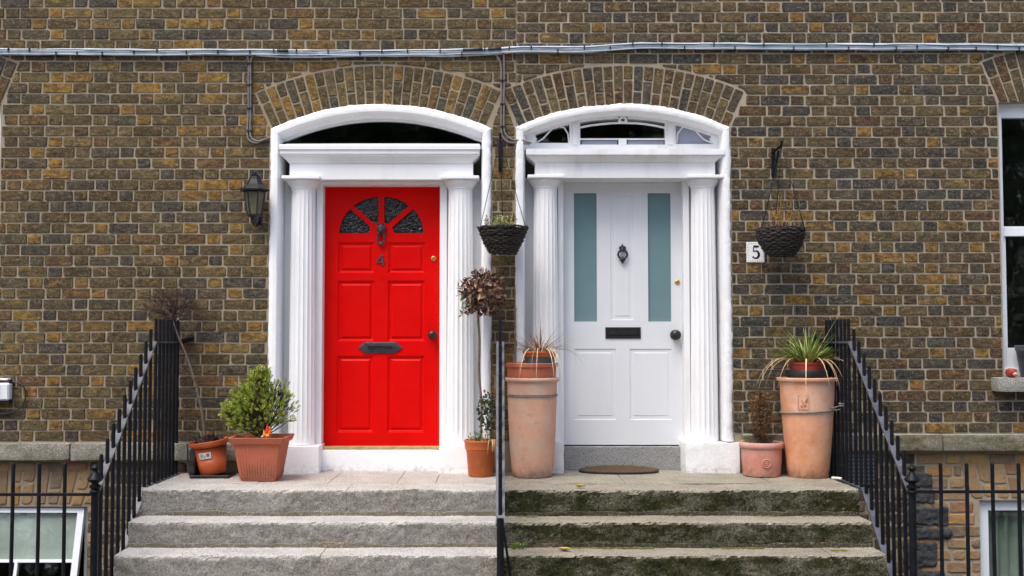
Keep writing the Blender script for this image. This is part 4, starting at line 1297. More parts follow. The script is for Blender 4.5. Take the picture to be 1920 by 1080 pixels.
# junction box at the far left
jb = thing('junction_box', (-3.95, -.03, WZ(755)), 'white plastic box on the brick wall above the stone ledge', 'box')
X0, X1 = WX(-34, 730, -.06), WX(19, 730, -.06)
m = MB(); m.box(X0, X1, -.085, -.012, WZ(751, -.08), WZ(718, -.08), .012); jo = m.build('box_body', M['box_white'], jb)
m = MB(); m.box(X0 - .01, X1 - .022, -.06, .003, WZ(715.5, -.08), WZ(710, -.08), .004); m.build('box_hood', M['box_white'], jb)
m = MB(); m.box(X0 + .01, X1 - .006, -.06, .003, WZ(757, -.05), WZ(712, -.05), .003); m.build('back_plate', M['plastic_black'], jb)
MB().tube(smooth_path(pl([(14, 716), (30, 717), (42, 723), (48, 735), (46, 752), (36, 766), (20, 774), (0, 776), (-30, 774)], -.02)), .006, 6).build('loop_cable', M['cable_black'], jb)

# ------------------------------------------------------------------ wall lantern
LX, LY = WX(477.5, 375, -.14), -.14
def lz(py): return WZ(py, LY)
lan = thing('wall_lantern', (LX, 0, lz(425)), 'black six-sided wall lantern beside the red door surround', 'lantern')
m = MB()
A0 = math.pi / 6
hexr = lambda r, z: [(LX + r * math.cos(A0 + math.pi / 3 * k - math.pi / 6 + math.pi / 6), LY + r * math.sin(A0 + math.pi / 3 * k), z) for k in range(6)]
hexr = lambda r, z: [(LX + r * math.cos(math.pi / 3 * k), LY + r * math.sin(math.pi / 3 * k), z) for k in range(6)]
m.loft([hexr(.112, lz(359)), hexr(.114, lz(356)), hexr(.100, lz(353)), hexr(.066, lz(346)), hexr(.048, lz(337)), hexr(.040, lz(331)), hexr(.028, lz(329.5))], caps=True)
m.lathe([(.030, 0), (.034, .006), (.020, .014), (.012, .02), (.016, .026), (.010, .036), (0, .038)], (LX, LY, lz(330)), 14)
m.build('lantern_roof', M['lantern_black'], lan)
zt, zb = lz(359.5), lz(404)
rt, rb = .080, .052
m = MB()
for k in range(6):
    c, s = math.cos(math.pi / 3 * k), math.sin(math.pi / 3 * k)
    m.tube([(LX + rb * c, LY + rb * s, zb), (LX + rt * c, LY + rt * s, zt)], .0065, 6)
m.loft([hexr(.056, zb - .004), hexr(.058, zb + .008), hexr(.050, zb + .010)], caps=True)
m.loft([hexr(.086, zt - .008), hexr(.086, zt)], caps=True)
m.build('lantern_frame', M['black'], lan)
for k in range(6):
    a, b_ = math.pi / 3 * k + .06, math.pi / 3 * (k + 1) - .06
    q = .97
    v = [(LX + rb * q * math.cos(a), LY + rb * q * math.sin(a), zb + .008), (LX + rb * q * math.cos(b_), LY + rb * q * math.sin(b_), zb + .008),
         (LX + rt * q * math.cos(b_), LY + rt * q * math.sin(b_), zt - .008), (LX + rt * q * math.cos(a), LY + rt * q * math.sin(a), zt - .008)]
    MB().add(v, [(0, 1, 2, 3)]).build('lantern_pane', M['lamp_glass'], lan, recalc=False)
m = MB()
m.lathe([(.006, -.075), (.012, -.07), (.016, -.06), (.022, -.052), (.024, -.042), (.020, -.036), (.024, -.030), (.034, -.012), (.046, 0)], (LX, LY, zb - .004), 16)
m.tube(smooth_path([(LX, LY + .01, zb - .06), (LX, LY + .06, zb - .075), (LX, LY + .11, zb - .04), (LX, -.012, zb)]), .010, 8)
m.build('lantern_base', M['black'], lan)
m = MB(); m.box(LX - .028, LX + .028, -.016, -.001, zb - .06, zb + .10, .005); m.build('wall_plate', M['black'], lan)

# ------------------------------------------------------------------ number tile
tx0, tz0 = W(1400, 492, -.01); tx1, tz1 = W(1433, 454, -.01)
nt_ = thing('number_tile', ((tx0 + tx1) / 2, 0, tz0), 'white glazed tile with a navy 5 and leaf border on the brick wall', 'number tile')
MB().box(tx0, tx1, -.013, -.001, tz0, tz1, .003).build('tile', M['tile'], nt_)
cx, cz = (tx0 + tx1) / 2 + .002, (tz0 + tz1) / 2 + .002
s5 = MB()
def st(pts, w, y0=-.0148):
    # broad-nib stroke in the tile plane
    L_ = []; R_2 = []
    for i, (x, z) in enumerate(pts):
        a = Vector(pts[max(0, i - 1)]); b_ = Vector(pts[min(len(pts) - 1, i + 1)])
        d_ = (b_ - a).normalized(); n_ = Vector((-d_.y, d_.x)); ww = w[i] * .62; x *= 1.12; z *= 1.12
        L_.append((cx + x + n_.x * ww, y0, cz + z + n_.y * ww)); R_2.append((cx + x - n_.x * ww, y0, cz + z - n_.y * ww))
    s5.loft([L_, R_2], closed=False)
st([(-.016, .040), (-.004, .039), (.010, .038), (.022, .041)], [.012, .013, .013, .008])
st([(-.014, .041), (-.017, .022), (-.019, .004)], [.007, .006, .006], -.0149)
arcp = [(-.017 + .0, .004)] + [(.0 + .023 * math.cos(t) - .002, -.018 + .026 * math.sin(t)) for t in [rad(x) for x in (120, 95, 70, 45, 20, -5, -30, -55, -80, -105, -130, -150)]]
st(arcp, [.004, .007, .008, .010, .013, .015, .015, .014, .012, .010, .008, .009, .013], -.01495)
s5.build('numeral', M['navy'], nt_)
b = MB(); rnd = random.Random(3)
for i in range(26):
    u_ = i / 26 * 4; e_ = int(u_); f_ = (u_ - e_) * 2 - 1
    x, z = [(f_ * .058, -.07), (.06, f_ * .066), (-f_ * .058, .07), (-.06, -f_ * .066)][e_]
    a = rnd.uniform(0, 6.28); r1, r2 = .0065, .003
    p = [(cx - .002 + x + r1 * math.cos(a), -.0142, cz + z + r1 * math.sin(a)), (cx - .002 + x - r2 * math.sin(a), -.0142, cz + z + r2 * math.cos(a)),
         (cx - .002 + x - r1 * math.cos(a), -.0142, cz + z - r1 * math.sin(a)), (cx - .002 + x + r2 * math.sin(a), -.0142, cz + z - r2 * math.cos(a))]
    b.add(p, [(0, 1, 2, 3)])
b.build('leaf_border', M['ink'], nt_, recalc=False)

# ------------------------------------------------------------------ hanging baskets and brackets
def bracket(pxb, py0, py1, label, arm=.25, scroll=True):
    x, zt = W(pxb, py0); zb = WZ(py1)
    root = thing('basket_bracket', (x, 0, zb), label, 'bracket', 'iron brackets for hanging baskets')
    m = MB(); m.box(x - .014, x + .014, -.014, -.001, zb, zt, .002); m.build('wall_bar', M['iron'], root)
    m = MB(); m.tube([(x, -.01, zt - .03), (x, -arm * .6, zt - .028), (x, -arm, zt - .03), (x, -arm - .03, zt - .015), (x, -arm - .035, zt + .01)], .010, 8)
    m.tube(smooth_path([(x, -.01, zb + .03), (x, -arm * .35, zb + .05), (x, -arm * .7, zt - .05)]), .009, 8)
    m.torus((x, -.07, zb + .11), .035, .004, 'X', 16, 6)
    m.build('arm', M['iron'], root)
    return x, zt - .035
def basket(root, cx, cy, zt, zb, prof, rows, hook):
    m = MB()
    rnd = random.Random(int(cx * 100) + 5)
    n = 56
    for i in range(rows):
        u = i / (rows - 1); z = zb + (zt - zb) * u
        r = prof(u)
        pts = []
        ph = rnd.uniform(0, 6.28); tl = rnd.uniform(-.006, .006)
        for k in range(n + 1):
            a = 2 * math.pi * k / n
            rr = r + .006 * math.sin(a * 14 + (math.pi if i % 2 else 0)) + .003 * noise.noise(Vector((a * 2, i * 3.1, 0)))
            pts.append((cx + rr * math.cos(a), cy + rr * math.sin(a), z + tl * math.sin(a + ph) + .003 * math.sin(a * 9 + ph)))
        m.tube(pts, rnd.uniform(.007, .010), 5, cap=False)
    for k in range(28):
        a = 2 * math.pi * k / 28
        m.tube([(cx + prof(u) * math.cos(a), cy + prof(u) * math.sin(a), zb + (zt - zb) * u) for u in (0, .25, .5, .75, 1)], .005, 5)
    m.lathe([(0.001, zb + .002), (prof(0), zb), (prof(.5) - .012, (zb + zt) / 2), (prof(1) - .012, zt - .01), (0.001, zt - .022)], (cx, cy, 0), 28)
    m.build('wicker_bowl', M['wicker'], root)
    m = MB()
    for a in (rad(90), rad(205), rad(335)):
        m.tube([(cx + prof(1) * math.cos(a), cy + prof(1) * math.sin(a), zt), hook], .0028, 5)
    m.build('wire_hanger', M['iron'], root)

def blade(m, base, dirv, length, width, droop, col, n=6, twist=0.0, up=Vector((0, 0, 1))):
    """arching leaf strip with a folded keel"""
    d = Vector(dirv).normalized(); p = Vector(base); pts = [p.copy()]
    for i in range(n):
        p = p + d * (length / n); pts.append(p.copy())
        d = (d + Vector((0, 0, -droop / n))).normalized()
    side = d.cross(up)
    if side.length < .05: side = Vector((1, 0, 0))
    side = Vector((pts[-1] - pts[0])).cross(up)
    if side.length < .01: side = Vector((math.cos(twist), math.sin(twist), 0))
    side.normalize()
    rings = []
    for i, q in enumerate(pts):
        u = i / n
        w = width * (.55 + .45 * math.sin(math.pi * min(1, u * 1.3 + .12))) * (1 - u ** 3) + .0006
        rings.append([q - side * w / 2, q + Vector((0, 0, -w * .18)), q + side * w / 2])
    v = [p for r in rings for p in r]; F = []
    for i in range(n):
        for k in (0, 1): F.append((i * 3 + k, i * 3 + k + 1, i * 3 + k + 4, i * 3 + k + 3))
    m.add(v, F, smooth=True, col=col)
def leaf(m, base, dirv, nrm, length, width, col):
    """single pointed leaf, folded along the midrib"""
    d = Vector(dirv).normalized(); s = d.cross(Vector(nrm))
    if s.length < .05: s = d.cross(Vector((.3, .5, .8)))
    s.normalize(); nn = s.cross(d)
    b = Vector(base)
    v = [b, b + d * length * .35 + s * width * .5 + nn * width * .15, b + d * length * .7 + s * width * .38 + nn * width * .12, b + d * length,
         b + d * length * .7 - s * width * .38 + nn * width * .12, b + d * length * .35 - s * width * .5 + nn * width * .15, b + d * length * .5 - nn * width * .1]
    m.add(v, [(0, 1, 6), (1, 2, 6), (2, 3, 6), (3, 4, 6), (4, 5, 6), (5, 0, 6)], col=col)
def rv(rnd):
    while True:
        v = Vector((rnd.uniform(-1, 1), rnd.uniform(-1, 1), rnd.uniform(-1, 1)))
        if .05 < v.length < 1: return v
def vary(rnd, c, k=.25):
    f = rnd.uniform(1 - k, 1 + k); return (min(1, c[0] * f * rnd.uniform(.9, 1.1)), min(1, c[1] * f), min(1, c[2] * f * rnd.uniform(.9, 1.1)), 1)

hx4, hz4 = bracket(938, 264, 322, 'iron wall bracket high between the two door surrounds')
hx5, hz5 = bracket(1449, 278, 334, 'iron wall bracket on the brick wall above the number tile')
BY = -.25
rnd = random.Random(21)
zt, zb = WZ(427, BY), WZ(474, BY)
bx = WX(943, 450, BY)
hb = thing('hanging_basket', (bx, BY, zb), 'cone-shaped dark wicker hanging basket with pale succulent sprigs above the dried topiary', 'hanging basket', 'wicker hanging baskets')
basket(hb, bx, BY, zt, zb, lambda u: .098 + (.188 - .098) * u ** .85, 13, (hx4, BY - .02, hz4))
m = MB()
for i in range(60):
    a = rnd.uniform(0, 6.28); r = rnd.uniform(0, .15)
    b_ = Vector((bx + r * math.cos(a) - .02, BY + r * math.sin(a), zt - .02)); h = rnd.uniform(.05, .12)
    tip = b_ + Vector((rnd.uniform(-.03, .03), rnd.uniform(-.03, .03), h))
    c0 = vary(rnd, rnd.choice([RGB(150, 158, 96), RGB(176, 178, 120), RGB(110, 122, 74), RGB(120, 100, 70)]))
    m.tube([b_, tip], .002, 4, col=c0)
    for q in range(6):
        p = b_.lerp(tip, .35 + .65 * q / 5); leaf(m, p, rv(rnd) + Vector((0, 0, .4)), rv(rnd), rnd.uniform(.014, .026), .009, c0)
m.build('succulent_sprigs', M['leaf'], hb, recalc=False)
zt, zb = WZ(430, BY), WZ(479, BY)
bx = WX(1464, 450, BY)
hb = thing('hanging_basket', (bx, BY, zb), 'rounded dark wicker hanging basket with withered stems beside the number tile', 'hanging basket', 'wicker hanging baskets')
basket(hb, bx, BY, zt, zb, lambda u: .085 + (.178 - .085) * math.sin(u * math.pi / 2) ** .75, 14, (hx5, BY - .02, hz5))
m = MB()
for i in range(34):
    a = rnd.uniform(0, 6.28); r = rnd.uniform(0, .15)
    b_ = Vector((bx + r * math.cos(a), BY + r * math.sin(a), zt - .02)); h = rnd.choice([rnd.uniform(.05, .14), rnd.uniform(.14, .30)])
    c0 = vary(rnd, rnd.choice([RGB(146, 118, 60), RGB(152, 96, 58), RGB(126, 84, 52), RGB(160, 140, 70)]))
    mid = b_ + Vector((rnd.uniform(-.02, .02), rnd.uniform(-.02, .02), h * .5)); tip = mid + Vector((rnd.uniform(-.03, .03), rnd.uniform(-.02, .02), h * .5))
    m.tube([b_, mid, tip], .0015, 4, col=c0)
    for q in range(int(h * 60)):
        p = b_.lerp(mid, rnd.random()) if rnd.random() < .5 else mid.lerp(tip, rnd.random())
        leaf(m, p, rv(rnd) + Vector((0, 0, .2)), rv(rnd), rnd.uniform(.010, .018), .007, vary(rnd, c0))
m.build('withered_stems', M['leaf'], hb, recalc=False)

# ------------------------------------------------------------------ pots
def potlathe(prof, c, mat, root, name, wob=.012, n=40, M_=None):
    m = MB(); m.lathe(prof, (0, 0, 0), n, wob=wob, seed=c[0] * 3)
    m.xf(Matrix.Translation(c) @ (M_ or Matrix()))
    return m.build(name, mat, root)
def soil_disc(c, r, root, M_=None, bumpy=.01):
    m = MB(); n = 22; rings = []
    for i in range(6):
        rr = r * i / 5 + 1e-4
        rings.append([(rr * math.cos(2 * math.pi * k / n), rr * math.sin(2 * math.pi * k / n), bumpy * noise.noise(Vector((rr * 20 * math.cos(2 * math.pi * k / n), rr * 20 * math.sin(2 * math.pi * k / n), c[0] * 9))) + bumpy * .5) for k in range(n)])
    m.loft(rings, smooth=True).xf(Matrix.Translation(c) @ (M_ or Matrix()))
    return m.build('soil', M['soil'], root, recalc=False)
ZL = LAND + .004

# tilted orange pot with a dead standard tree, in a black tray
px_, py_ = WX(402, 870, -.25), -.26
tray = thing('pot_tray', (px_, py_, ZL), 'black plastic tray with an upright black flap under the tilted orange pot', 'tray')
m = MB(); m.box(px_ - .15, px_ + .14, py_ - .13, py_ + .14, ZL, ZL + .012, .004)
m.box(px_ - .15, px_ + .14, py_ - .13, py_ - .122, ZL + .004, ZL + .022, .003); m.build('tray_base', M['plastic_black'], tray)
fl = stone_block(px_ - .165, px_ - .120, py_ - .10, py_ + .10, ZL + .002, ZL + .215, .02, .012, .02, 1, 5); fl.build('flap', M['plastic_black'], tray)
tl = Matrix.Rotation(rad(-8), 4, 'Y') @ Matrix.Rotation(rad(3), 4, 'X')
pt = thing('potted_tree', (px_, py_, ZL), 'bare twiggy dead tree on a thin trunk in a tilted orange pot', 'potted tree')
c = Vector((px_ - .006, py_, ZL + .026))
potlathe([(.004, .0), (.094, 0), (.098, .006), (.128, .205), (.133, .206), (.134, .215), (.146, .222), (.148, .246), (.143, .25), (.137, .245), (.128, .205), (.004, .2)], c, M['plastic_orange'], pt, 'pot', .0, 40, tl)
soil_disc(c + Vector((-.03, 0, .215)), .118, pt, tl, .05)
m = MB(); rnd = random.Random(8)
for i in range(120):
    a = rnd.uniform(0, 6.28); r = rnd.uniform(0, .125); p = tl @ Vector((r * math.cos(a), r * math.sin(a), .225 + rnd.uniform(0, .04))) + c
    m.tube([p, p + Vector((rnd.uniform(-.05, .05), rnd.uniform(-.04, .04), rnd.uniform(-.01, .045)))], .0025, 4, col=vary(rnd, RGB(46, 32, 26), .4))
m.build('dead_stalks', M['leaf'], pt, recalc=False)
# sticker on the curve of the pot
rings = []
for i in range(9):
    a = rad(-90 + (-22 + 44 * i / 8) - 6)
    rings.append([tuple(tl @ Vector(((.0985 + .03 * zz_ / .2 + .0016) * math.cos(a), (.0985 + .03 * zz_ / .2 + .0016) * math.sin(a), zz_)) + c) for zz_ in (.125, .172)])
stk = MB().loft(rings, closed=False).build('sticker', M['sticker'], pt, recalc=False)
b = MB()
for (u0, u1, za, zb_) in ((-18, -4, .157, .163), (-18, 2, .147, .152), (-18, -7, .136, .141), (6, 17, .140, .164), (-4, 3, .134, .141)):
    rg = []
    for i in range(4):
        a = rad(-90 + u0 + (u1 - u0) * i / 3 - 6)
        rg.append([tuple(tl @ Vector(((.0985 + .03 * z_ / .2 + .0026) * math.cos(a), (.0985 + .03 * z_ / .2 + .0026) * math.sin(a), z_)) + c) for z_ in (za, zb_)])
    b.loft(rg, closed=False)
b.build('print_lines', M['ink'], stk, recalc=False)
# trunk and bare crown
tr = [(W(384, 815, -.25)[0], -.25, W(384, 815, -.25)[1]), (W(378, 770, -.25)[0], -.25, W(378, 770, -.25)[1]), (W(366, 720, -.24)[0], -.24, W(366, 720, -.24)[1]),
      (W(350, 668, -.22)[0], -.22, W(350, 668, -.22)[1]), (W(334, 630, -.21)[0], -.21, W(334, 630, -.21)[1]), (W(323, 598, -.20)[0], -.20, W(323, 598, -.20)[1])]
MB().tube(smooth_path(tr), [.012 - .006 * i / 30 for i in range(31)], 8).build('trunk', M['bark'], pt)
m = MB()
rnd = random.Random(15)
def twigs(m, p, d, L_, r, depth):
    n = 3; pts = [p.copy()]
    for i in range(n):
        d = (d + rv(rnd) * .35 + Vector((0, 0, .05))).normalized(); p = p + d * L_ / n; pts.append(p.copy())
    m.tube(pts, [r * (1 - .4 * i / n) for i in range(n + 1)], 5 if depth > 1 else 4, cap=False)
    if depth <= 0: return
    for k in range(rnd.choice([3, 3, 4])):
        twigs(m, pts[rnd.choice([1, 2, 3, 3])], (d + rv(rnd) * 1.0).normalized(), L_ * rnd.uniform(.55, .8), r * .6, depth - 1)
base = Vector(tr[-1])
for k in range(20):
    a = k / 20 * 6.28 * 3 + .3
    twigs(m, base + Vector((0, 0, rnd.uniform(-.04, .05))), Vector((math.cos(a) * 1.0, math.sin(a) * .45, rnd.uniform(.0, 1.3))).normalized(), .128, .0050, 3)
m.build('crown', M['twig'], pt, recalc=False)

# square planter with conifer
cx, cy = WX(491, 860, -.43), -.43
pc = thing('potted_conifer', (cx, cy, ZL), 'feathery green conifer in a square terracotta-coloured planter beside the red door', 'potted conifer')
m = MB()
sq = lambda h, z, r=.012: [(cx + sx * (h - (r if q else 0)), cy + sy * (h - (0 if q else r)), ZL + z) for sx, sy, q in ((1, 1, 1), (-1, 1, 1), (-1, 1, 0), (-1, -1, 0), (-1, -1, 1), (1, -1, 1), (1, -1, 0), (1, 1, 0))]
m.loft([sq(.118, .0), sq(.128, .004), sq(.130, .020), sq(.134, .022), sq(.172, .268), sq(.176, .270), sq(.190, .276), sq(.206, .316), sq(.204, .320), sq(.188, .318), sq(.170, .27)], caps=False)
m.add(sq(.118, .0), [tuple(range(8))]); m.add(sq(.180, .290), [tuple(range(8))], mi=1)
po = m.build('planter', [M['planter'], M['soil']], pc)
m = MB()
for i in range(13):
    x = -.11 + .22 * i / 12
    m.tube([(cx + x, cy - .133 - .0035, ZL + .03), (cx + x * 1.28, cy - .170, ZL + .25)], .0025, 5)
m.build('rib', M['planter'], po)
rnd = random.Random(31)
lobes = [((478, 772), .205, .185, 1.0), ((487, 716), .105, .12, .8), ((437, 775), .11, .12, .9), ((520, 735), .11, .12, .6), ((538, 765), .105, .12, .34), ((460, 745), .13, .12, .8), ((492, 700), .075, .07, .8)]
m = MB(); br = MB()
root_p = Vector((cx, cy, ZL + .30))
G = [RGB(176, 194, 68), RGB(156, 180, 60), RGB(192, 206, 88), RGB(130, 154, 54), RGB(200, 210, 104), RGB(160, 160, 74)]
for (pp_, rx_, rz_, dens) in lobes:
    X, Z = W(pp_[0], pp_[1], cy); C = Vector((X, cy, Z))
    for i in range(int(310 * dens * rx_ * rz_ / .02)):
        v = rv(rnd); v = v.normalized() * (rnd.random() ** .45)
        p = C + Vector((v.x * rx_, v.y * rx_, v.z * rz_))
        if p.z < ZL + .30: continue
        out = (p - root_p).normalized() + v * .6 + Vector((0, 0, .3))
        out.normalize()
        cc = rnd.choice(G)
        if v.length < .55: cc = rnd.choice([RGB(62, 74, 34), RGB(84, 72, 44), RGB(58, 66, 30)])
        s = p - out * .035
        br.tube([s, p + out * .01], .0014, 3, cap=False)
        for q in range(20):
            d_ = (out + rv(rnd) * 1.0).normalized(); L_ = rnd.uniform(.010, .024)
            b0 = s.lerp(p, rnd.uniform(.3, 1)); sd = d_.cross(rv(rnd)).normalized() * rnd.uniform(.0016, .0028)
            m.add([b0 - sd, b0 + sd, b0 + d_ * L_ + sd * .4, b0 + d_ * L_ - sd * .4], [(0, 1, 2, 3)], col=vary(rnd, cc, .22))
    for i in range(int(9 * dens) + 3):
        v = rv(rnd).normalized() * .8; e_ = C + Vector((v.x * rx_, v.y * rx_, v.z * rz_))
        mid = root_p.lerp(e_, .5) + rv(rnd) * .03
        br.tube([root_p, mid, e_], [.006, .004, .0015], 5, cap=False)
m.build('foliage', M['leaf'], pc, recalc=False)
br.build('branches', M['twig'], pc, recalc=False)
# flame-coloured ornament stuck in the planter
fx, fy = WX(502, 800, -.55), -.56
orn = MB()
fz = ZL + .31
for i, (dx, h, w_, c0) in enumerate([(0, .115, .03, RGB(214, 62, 26)), (.016, .085, .024, RGB(226, 112, 34)), (-.018, .07, .024, RGB(230, 150, 58)), (.004, .05, .03, RGB(236, 170, 84)), (-.034, .035, .022, RGB(206, 176, 120))]):
    for s in (-1, 1):
        o_ = Vector((fx + dx, fy - .002 * i, fz))
        v = [o_ + Vector((-w_ * .4, 0, -.01)), o_ + Vector((w_ * .4, 0, -.01)), o_ + Vector((w_ * .5, s * .012, h * .35)), o_ + Vector((.012 * math.sin(i * 2), s * .004, h)), o_ + Vector((-w_ * .5, s * .012, h * .4)), o_ + Vector((0, s * .02, h * .4))]
        orn.add(v, [(0, 1, 5), (1, 2, 5), (2, 3, 5), (3, 4, 5), (4, 0, 5)], col=c0)
oo = orn.build('flame_ornament', M['flame'], None, recalc=False, origin=(fx, fy, fz))
tag(oo, 'small red and orange flame-shaped ornament stuck in the square planter', 'ornament')

# dried bay standard
cx, cy = WX(901, 870, -.22), -.22
bt = thing('potted_topiary', (cx, cy, ZL), 'dried brown-leaved ball topiary on a long bare stem in a round orange pot', 'potted topiary')
potlathe([(.004, 0), (.088, 0), (.092, .005), (.108, .185), (.111, .188), (.112, .2), (.119, .205), (.123, .255), (.126, .258), (.126, .270), (.119, .272), (.112, .24), (.004, .235)], Vector((cx, cy, ZL)), M['plastic_orange2'], bt, 'pot', .0)
soil_disc(Vector((cx, cy, ZL + .237)), .111, bt)
bc = Vector((WX(906, 548, cy), cy, WZ(548, cy)))
st_pts = [(cx + .0, cy, ZL + .24), (WX(903, 760, cy), cy, WZ(760, cy)), (WX(898, 700, cy), cy, WZ(700, cy)), (WX(899, 640, cy), cy, WZ(640, cy)), (WX(897, 590, cy), cy, WZ(590, cy)), tuple(bc)]
MB().tube(smooth_path(st_pts), .0095, 8).build('stem', M['bark'], bt)
rnd = random.Random(44)
B = [RGB(120, 90, 72), RGB(92, 64, 50), RGB(146, 116, 96), RGB(70, 46, 38), RGB(172, 144, 122), RGB(106, 68, 54)]
m = MB(); br = MB()
for i in range(760):
    v = rv(rnd).normalized() * (rnd.random() ** .33)
    p = bc + Vector((v.x * .165, v.y * .165, v.z * .165))
    d_ = (v.normalized() * .55 + rv(rnd) * 1.0 + Vector((0, 0, -.25)))
    leaf(m, p, d_, v + rv(rnd) * .4, rnd.uniform(.036, .058), rnd.uniform(.020, .030), vary(rnd, rnd.choice(B), .25))
for i in range(26):
    v = rv(rnd).normalized(); br.tube([bc + Vector((0, 0, -.08)), bc + v * .07 + rv(rnd) * .02, bc + v * .16], [.004, .003, .0015], 4, cap=False)
for (ex, ey) in ((857, 536), (862, 552), (868, 565), (872, 580), (880, 590), (866, 590), (878, 540)):
    e_ = Vector((WX(ex, ey, cy), cy + rnd.uniform(-.05, .05), WZ(ey, cy)))
    br.tube([bc + Vector((-.05, 0, -.07)), bc.lerp(e_, .6) + rv(rnd) * .015, e_], [.0035, .0025, .0015], 4, cap=False)
    for q in range(11):
        p = (bc + Vector((-.05, 0, -.06))).lerp(e_, rnd.uniform(.45, 1.05)); leaf(m, p, rv(rnd) + Vector((-.4, 0, 0)), rv(rnd), rnd.uniform(.03, .045), .014, vary(rnd, rnd.choice(B), .3))
for q in range(16):
    p = bc + Vector((rnd.uniform(-.17, -.08), rnd.uniform(-.16, -.06), rnd.uniform(-.12, -.05))); leaf(m, p, rv(rnd), Vector((0, -1, .2)), rnd.uniform(.03, .05), .016, vary(rnd, rnd.choice([RGB(162, 188, 168), RGB(130, 160, 136)]), .15))
m.build('dried_leaves', M['leaf'], bt, recalc=False); br.build('branches', M['twig'], bt, recalc=False)
m = MB()
iv = Vector((WX(912, 770, cy - .02), cy - .02, WZ(770, cy)))
for i in range(240):
    v = rv(rnd); p = iv + Vector((v.x * .07, v.y * .05, v.z * .15)); leaf(m, p, rv(rnd), Vector((0, -1, .3)) + rv(rnd) * .5, rnd.uniform(.018, .032), .016, vary(rnd, rnd.choice([RGB(60, 76, 50), RGB(84, 100, 66), RGB(48, 58, 42)]), .3))
for i in range(22):
    a = rnd.uniform(0, 6.28); p = Vector((cx + .1 * math.cos(a) * rnd.random(), cy + .1 * math.sin(a) * rnd.random(), ZL + .24))
    t_ = p + Vector((rnd.uniform(-.04, .04), rnd.uniform(-.03, .03), rnd.uniform(.03, .11))); c0 = vary(rnd, rnd.choice([RGB(130, 146, 84), RGB(104, 128, 70), RGB(160, 166, 120)]))
    m.tube([p, t_], .0018, 4, col=c0)
    for q in range(7): leaf(m, p.lerp(t_, .3 + .7 * q / 6), rv(rnd) + Vector((0, 0, .4)), rv(rnd), rnd.uniform(.016, .03), .010, c0)
for i in range(9):
    p = Vector((cx + .08 + rnd.uniform(-.02, .05), cy - .10 + rnd.uniform(-.01, .03), ZL + .275)); blade(m, p, (rnd.uniform(-.1, .3), -.5, .2), rnd.uniform(.10, .2), .006, 4.0, vary(rnd, RGB(186, 158, 118)), 6)
m.build('ivy', M['leaf'], bt, recalc=False)

# tall terracotta pot with nested pots and dry grass
cx, cy = WX(998, 800, -.24), -.24
P0 = Vector((cx, cy, ZL))
tp = thing('tall_pot', P0, 'tall pale terracotta pot bound with wire beside the centre railing', 'pot', 'tall terracotta pots')
hT = WZ(709, cy - .19) - ZL
potlathe([(.004, 0), (.144, 0), (.150, .006), (.158, .06), (.170, .22), (.180, .42), (.186, hT - .12), (.187, hT - .05), (.189, hT - .035), (.200, hT - .03), (.206, hT - .02), (.206, hT - .008), (.200, hT), (.186, hT), (.180, hT - .03), (.004, hT - .05)], P0, M['terra_pale'], tp, 'pot_body', .008, 56)
m = MB()
zr = WZ(743, cy - .19) - ZL
for dz in (-.006, .006): m.torus((cx, cy, ZL + zr + dz), .1895, .0042, 'Z', 48, 6)
m.build('wire_band', M['rope'], tp)
npot = thing('nested_pot', (cx, cy, ZL + hT - .04), 'brown terracotta bowl nested in the wire-bound tall pot', 'pot')
pot2 = potlathe([(.004, -.05), (.150, -.05), (.176, -.028), (.184, .02), (.186, .075), (.196, .080), (.198, .104), (.192, .110), (.184, .104), (.178, .09), (.004, .085)], Vector((cx - .004, cy, ZL + hT)), M['terra_brown'], npot, 'bowl', .006, 48)
soil_disc(Vector((cx - .004, cy, ZL + hT + .086)), .177, npot)
gp = thing('potted_grass', (cx + .05, cy - .02, ZL + hT + .09), 'straw-coloured dry grass in a small pot on top of the nested bowl', 'potted grass')
gc = Vector((WX(1012, 670, cy), cy - .02, ZL + hT + .092))
potlathe([(.004, 0), (.108, 0), (.116, .05), (.118, .062), (.004, .06)], gc, M['plastic_slate'], gp, 'pot', .0)
potlathe([(.112, .0), (.120, .004), (.126, .03), (.130, .034), (.128, .044), (.118, .04), (.004, .036)], gc + Vector((0, 0, .062)), M['plastic_orange2'], gp, 'rim_pot', .0)
rnd = random.Random(52)
m = MB()
for i in range(150):
    a = rnd.uniform(0, 6.28); r = rnd.uniform(0, .09)
    p = gc + Vector((r * math.cos(a), r * math.sin(a), .095)); q = rnd.random()
    if q < .72: blade(m, p, (math.cos(a) * rnd.uniform(.3, 2.6), math.sin(a) * rnd.uniform(.2, 1.2), 1), rnd.uniform(.12, .32), .0065, rnd.uniform(.3, 2.0), vary(rnd, rnd.choice([RGB(178, 152, 110), RGB(150, 120, 84), RGB(196, 176, 136), RGB(120, 96, 70)])), 6)
for i in range(16):
    a = rnd.choice([rnd.uniform(-.6, .6), rnd.uniform(2.5, 3.8), rnd.uniform(4.2, 5.2)])
    p = gc + Vector((.1 * math.cos(a), .1 * math.sin(a), .10)); blade(m, p, (math.cos(a), math.sin(a) * .8, .45), rnd.uniform(.30, .50), .006, rnd.uniform(2.4, 3.6), vary(rnd, rnd.choice([RGB(196, 172, 140), RGB(140, 122, 100), RGB(210, 192, 160)])), 8)
for i in range(26):
    p = gc + Vector((-.10 + rnd.uniform(-.04, .03), rnd.uniform(-.1, 0), rnd.uniform(.0, .03))); leaf(m, p, rv(rnd) + Vector((0, 0, .6)), rv(rnd), rnd.uniform(.015, .03), .012, vary(rnd, RGB(64, 92, 44), .3))
m.build('grass_blades', M['leaf'], gp, recalc=False)

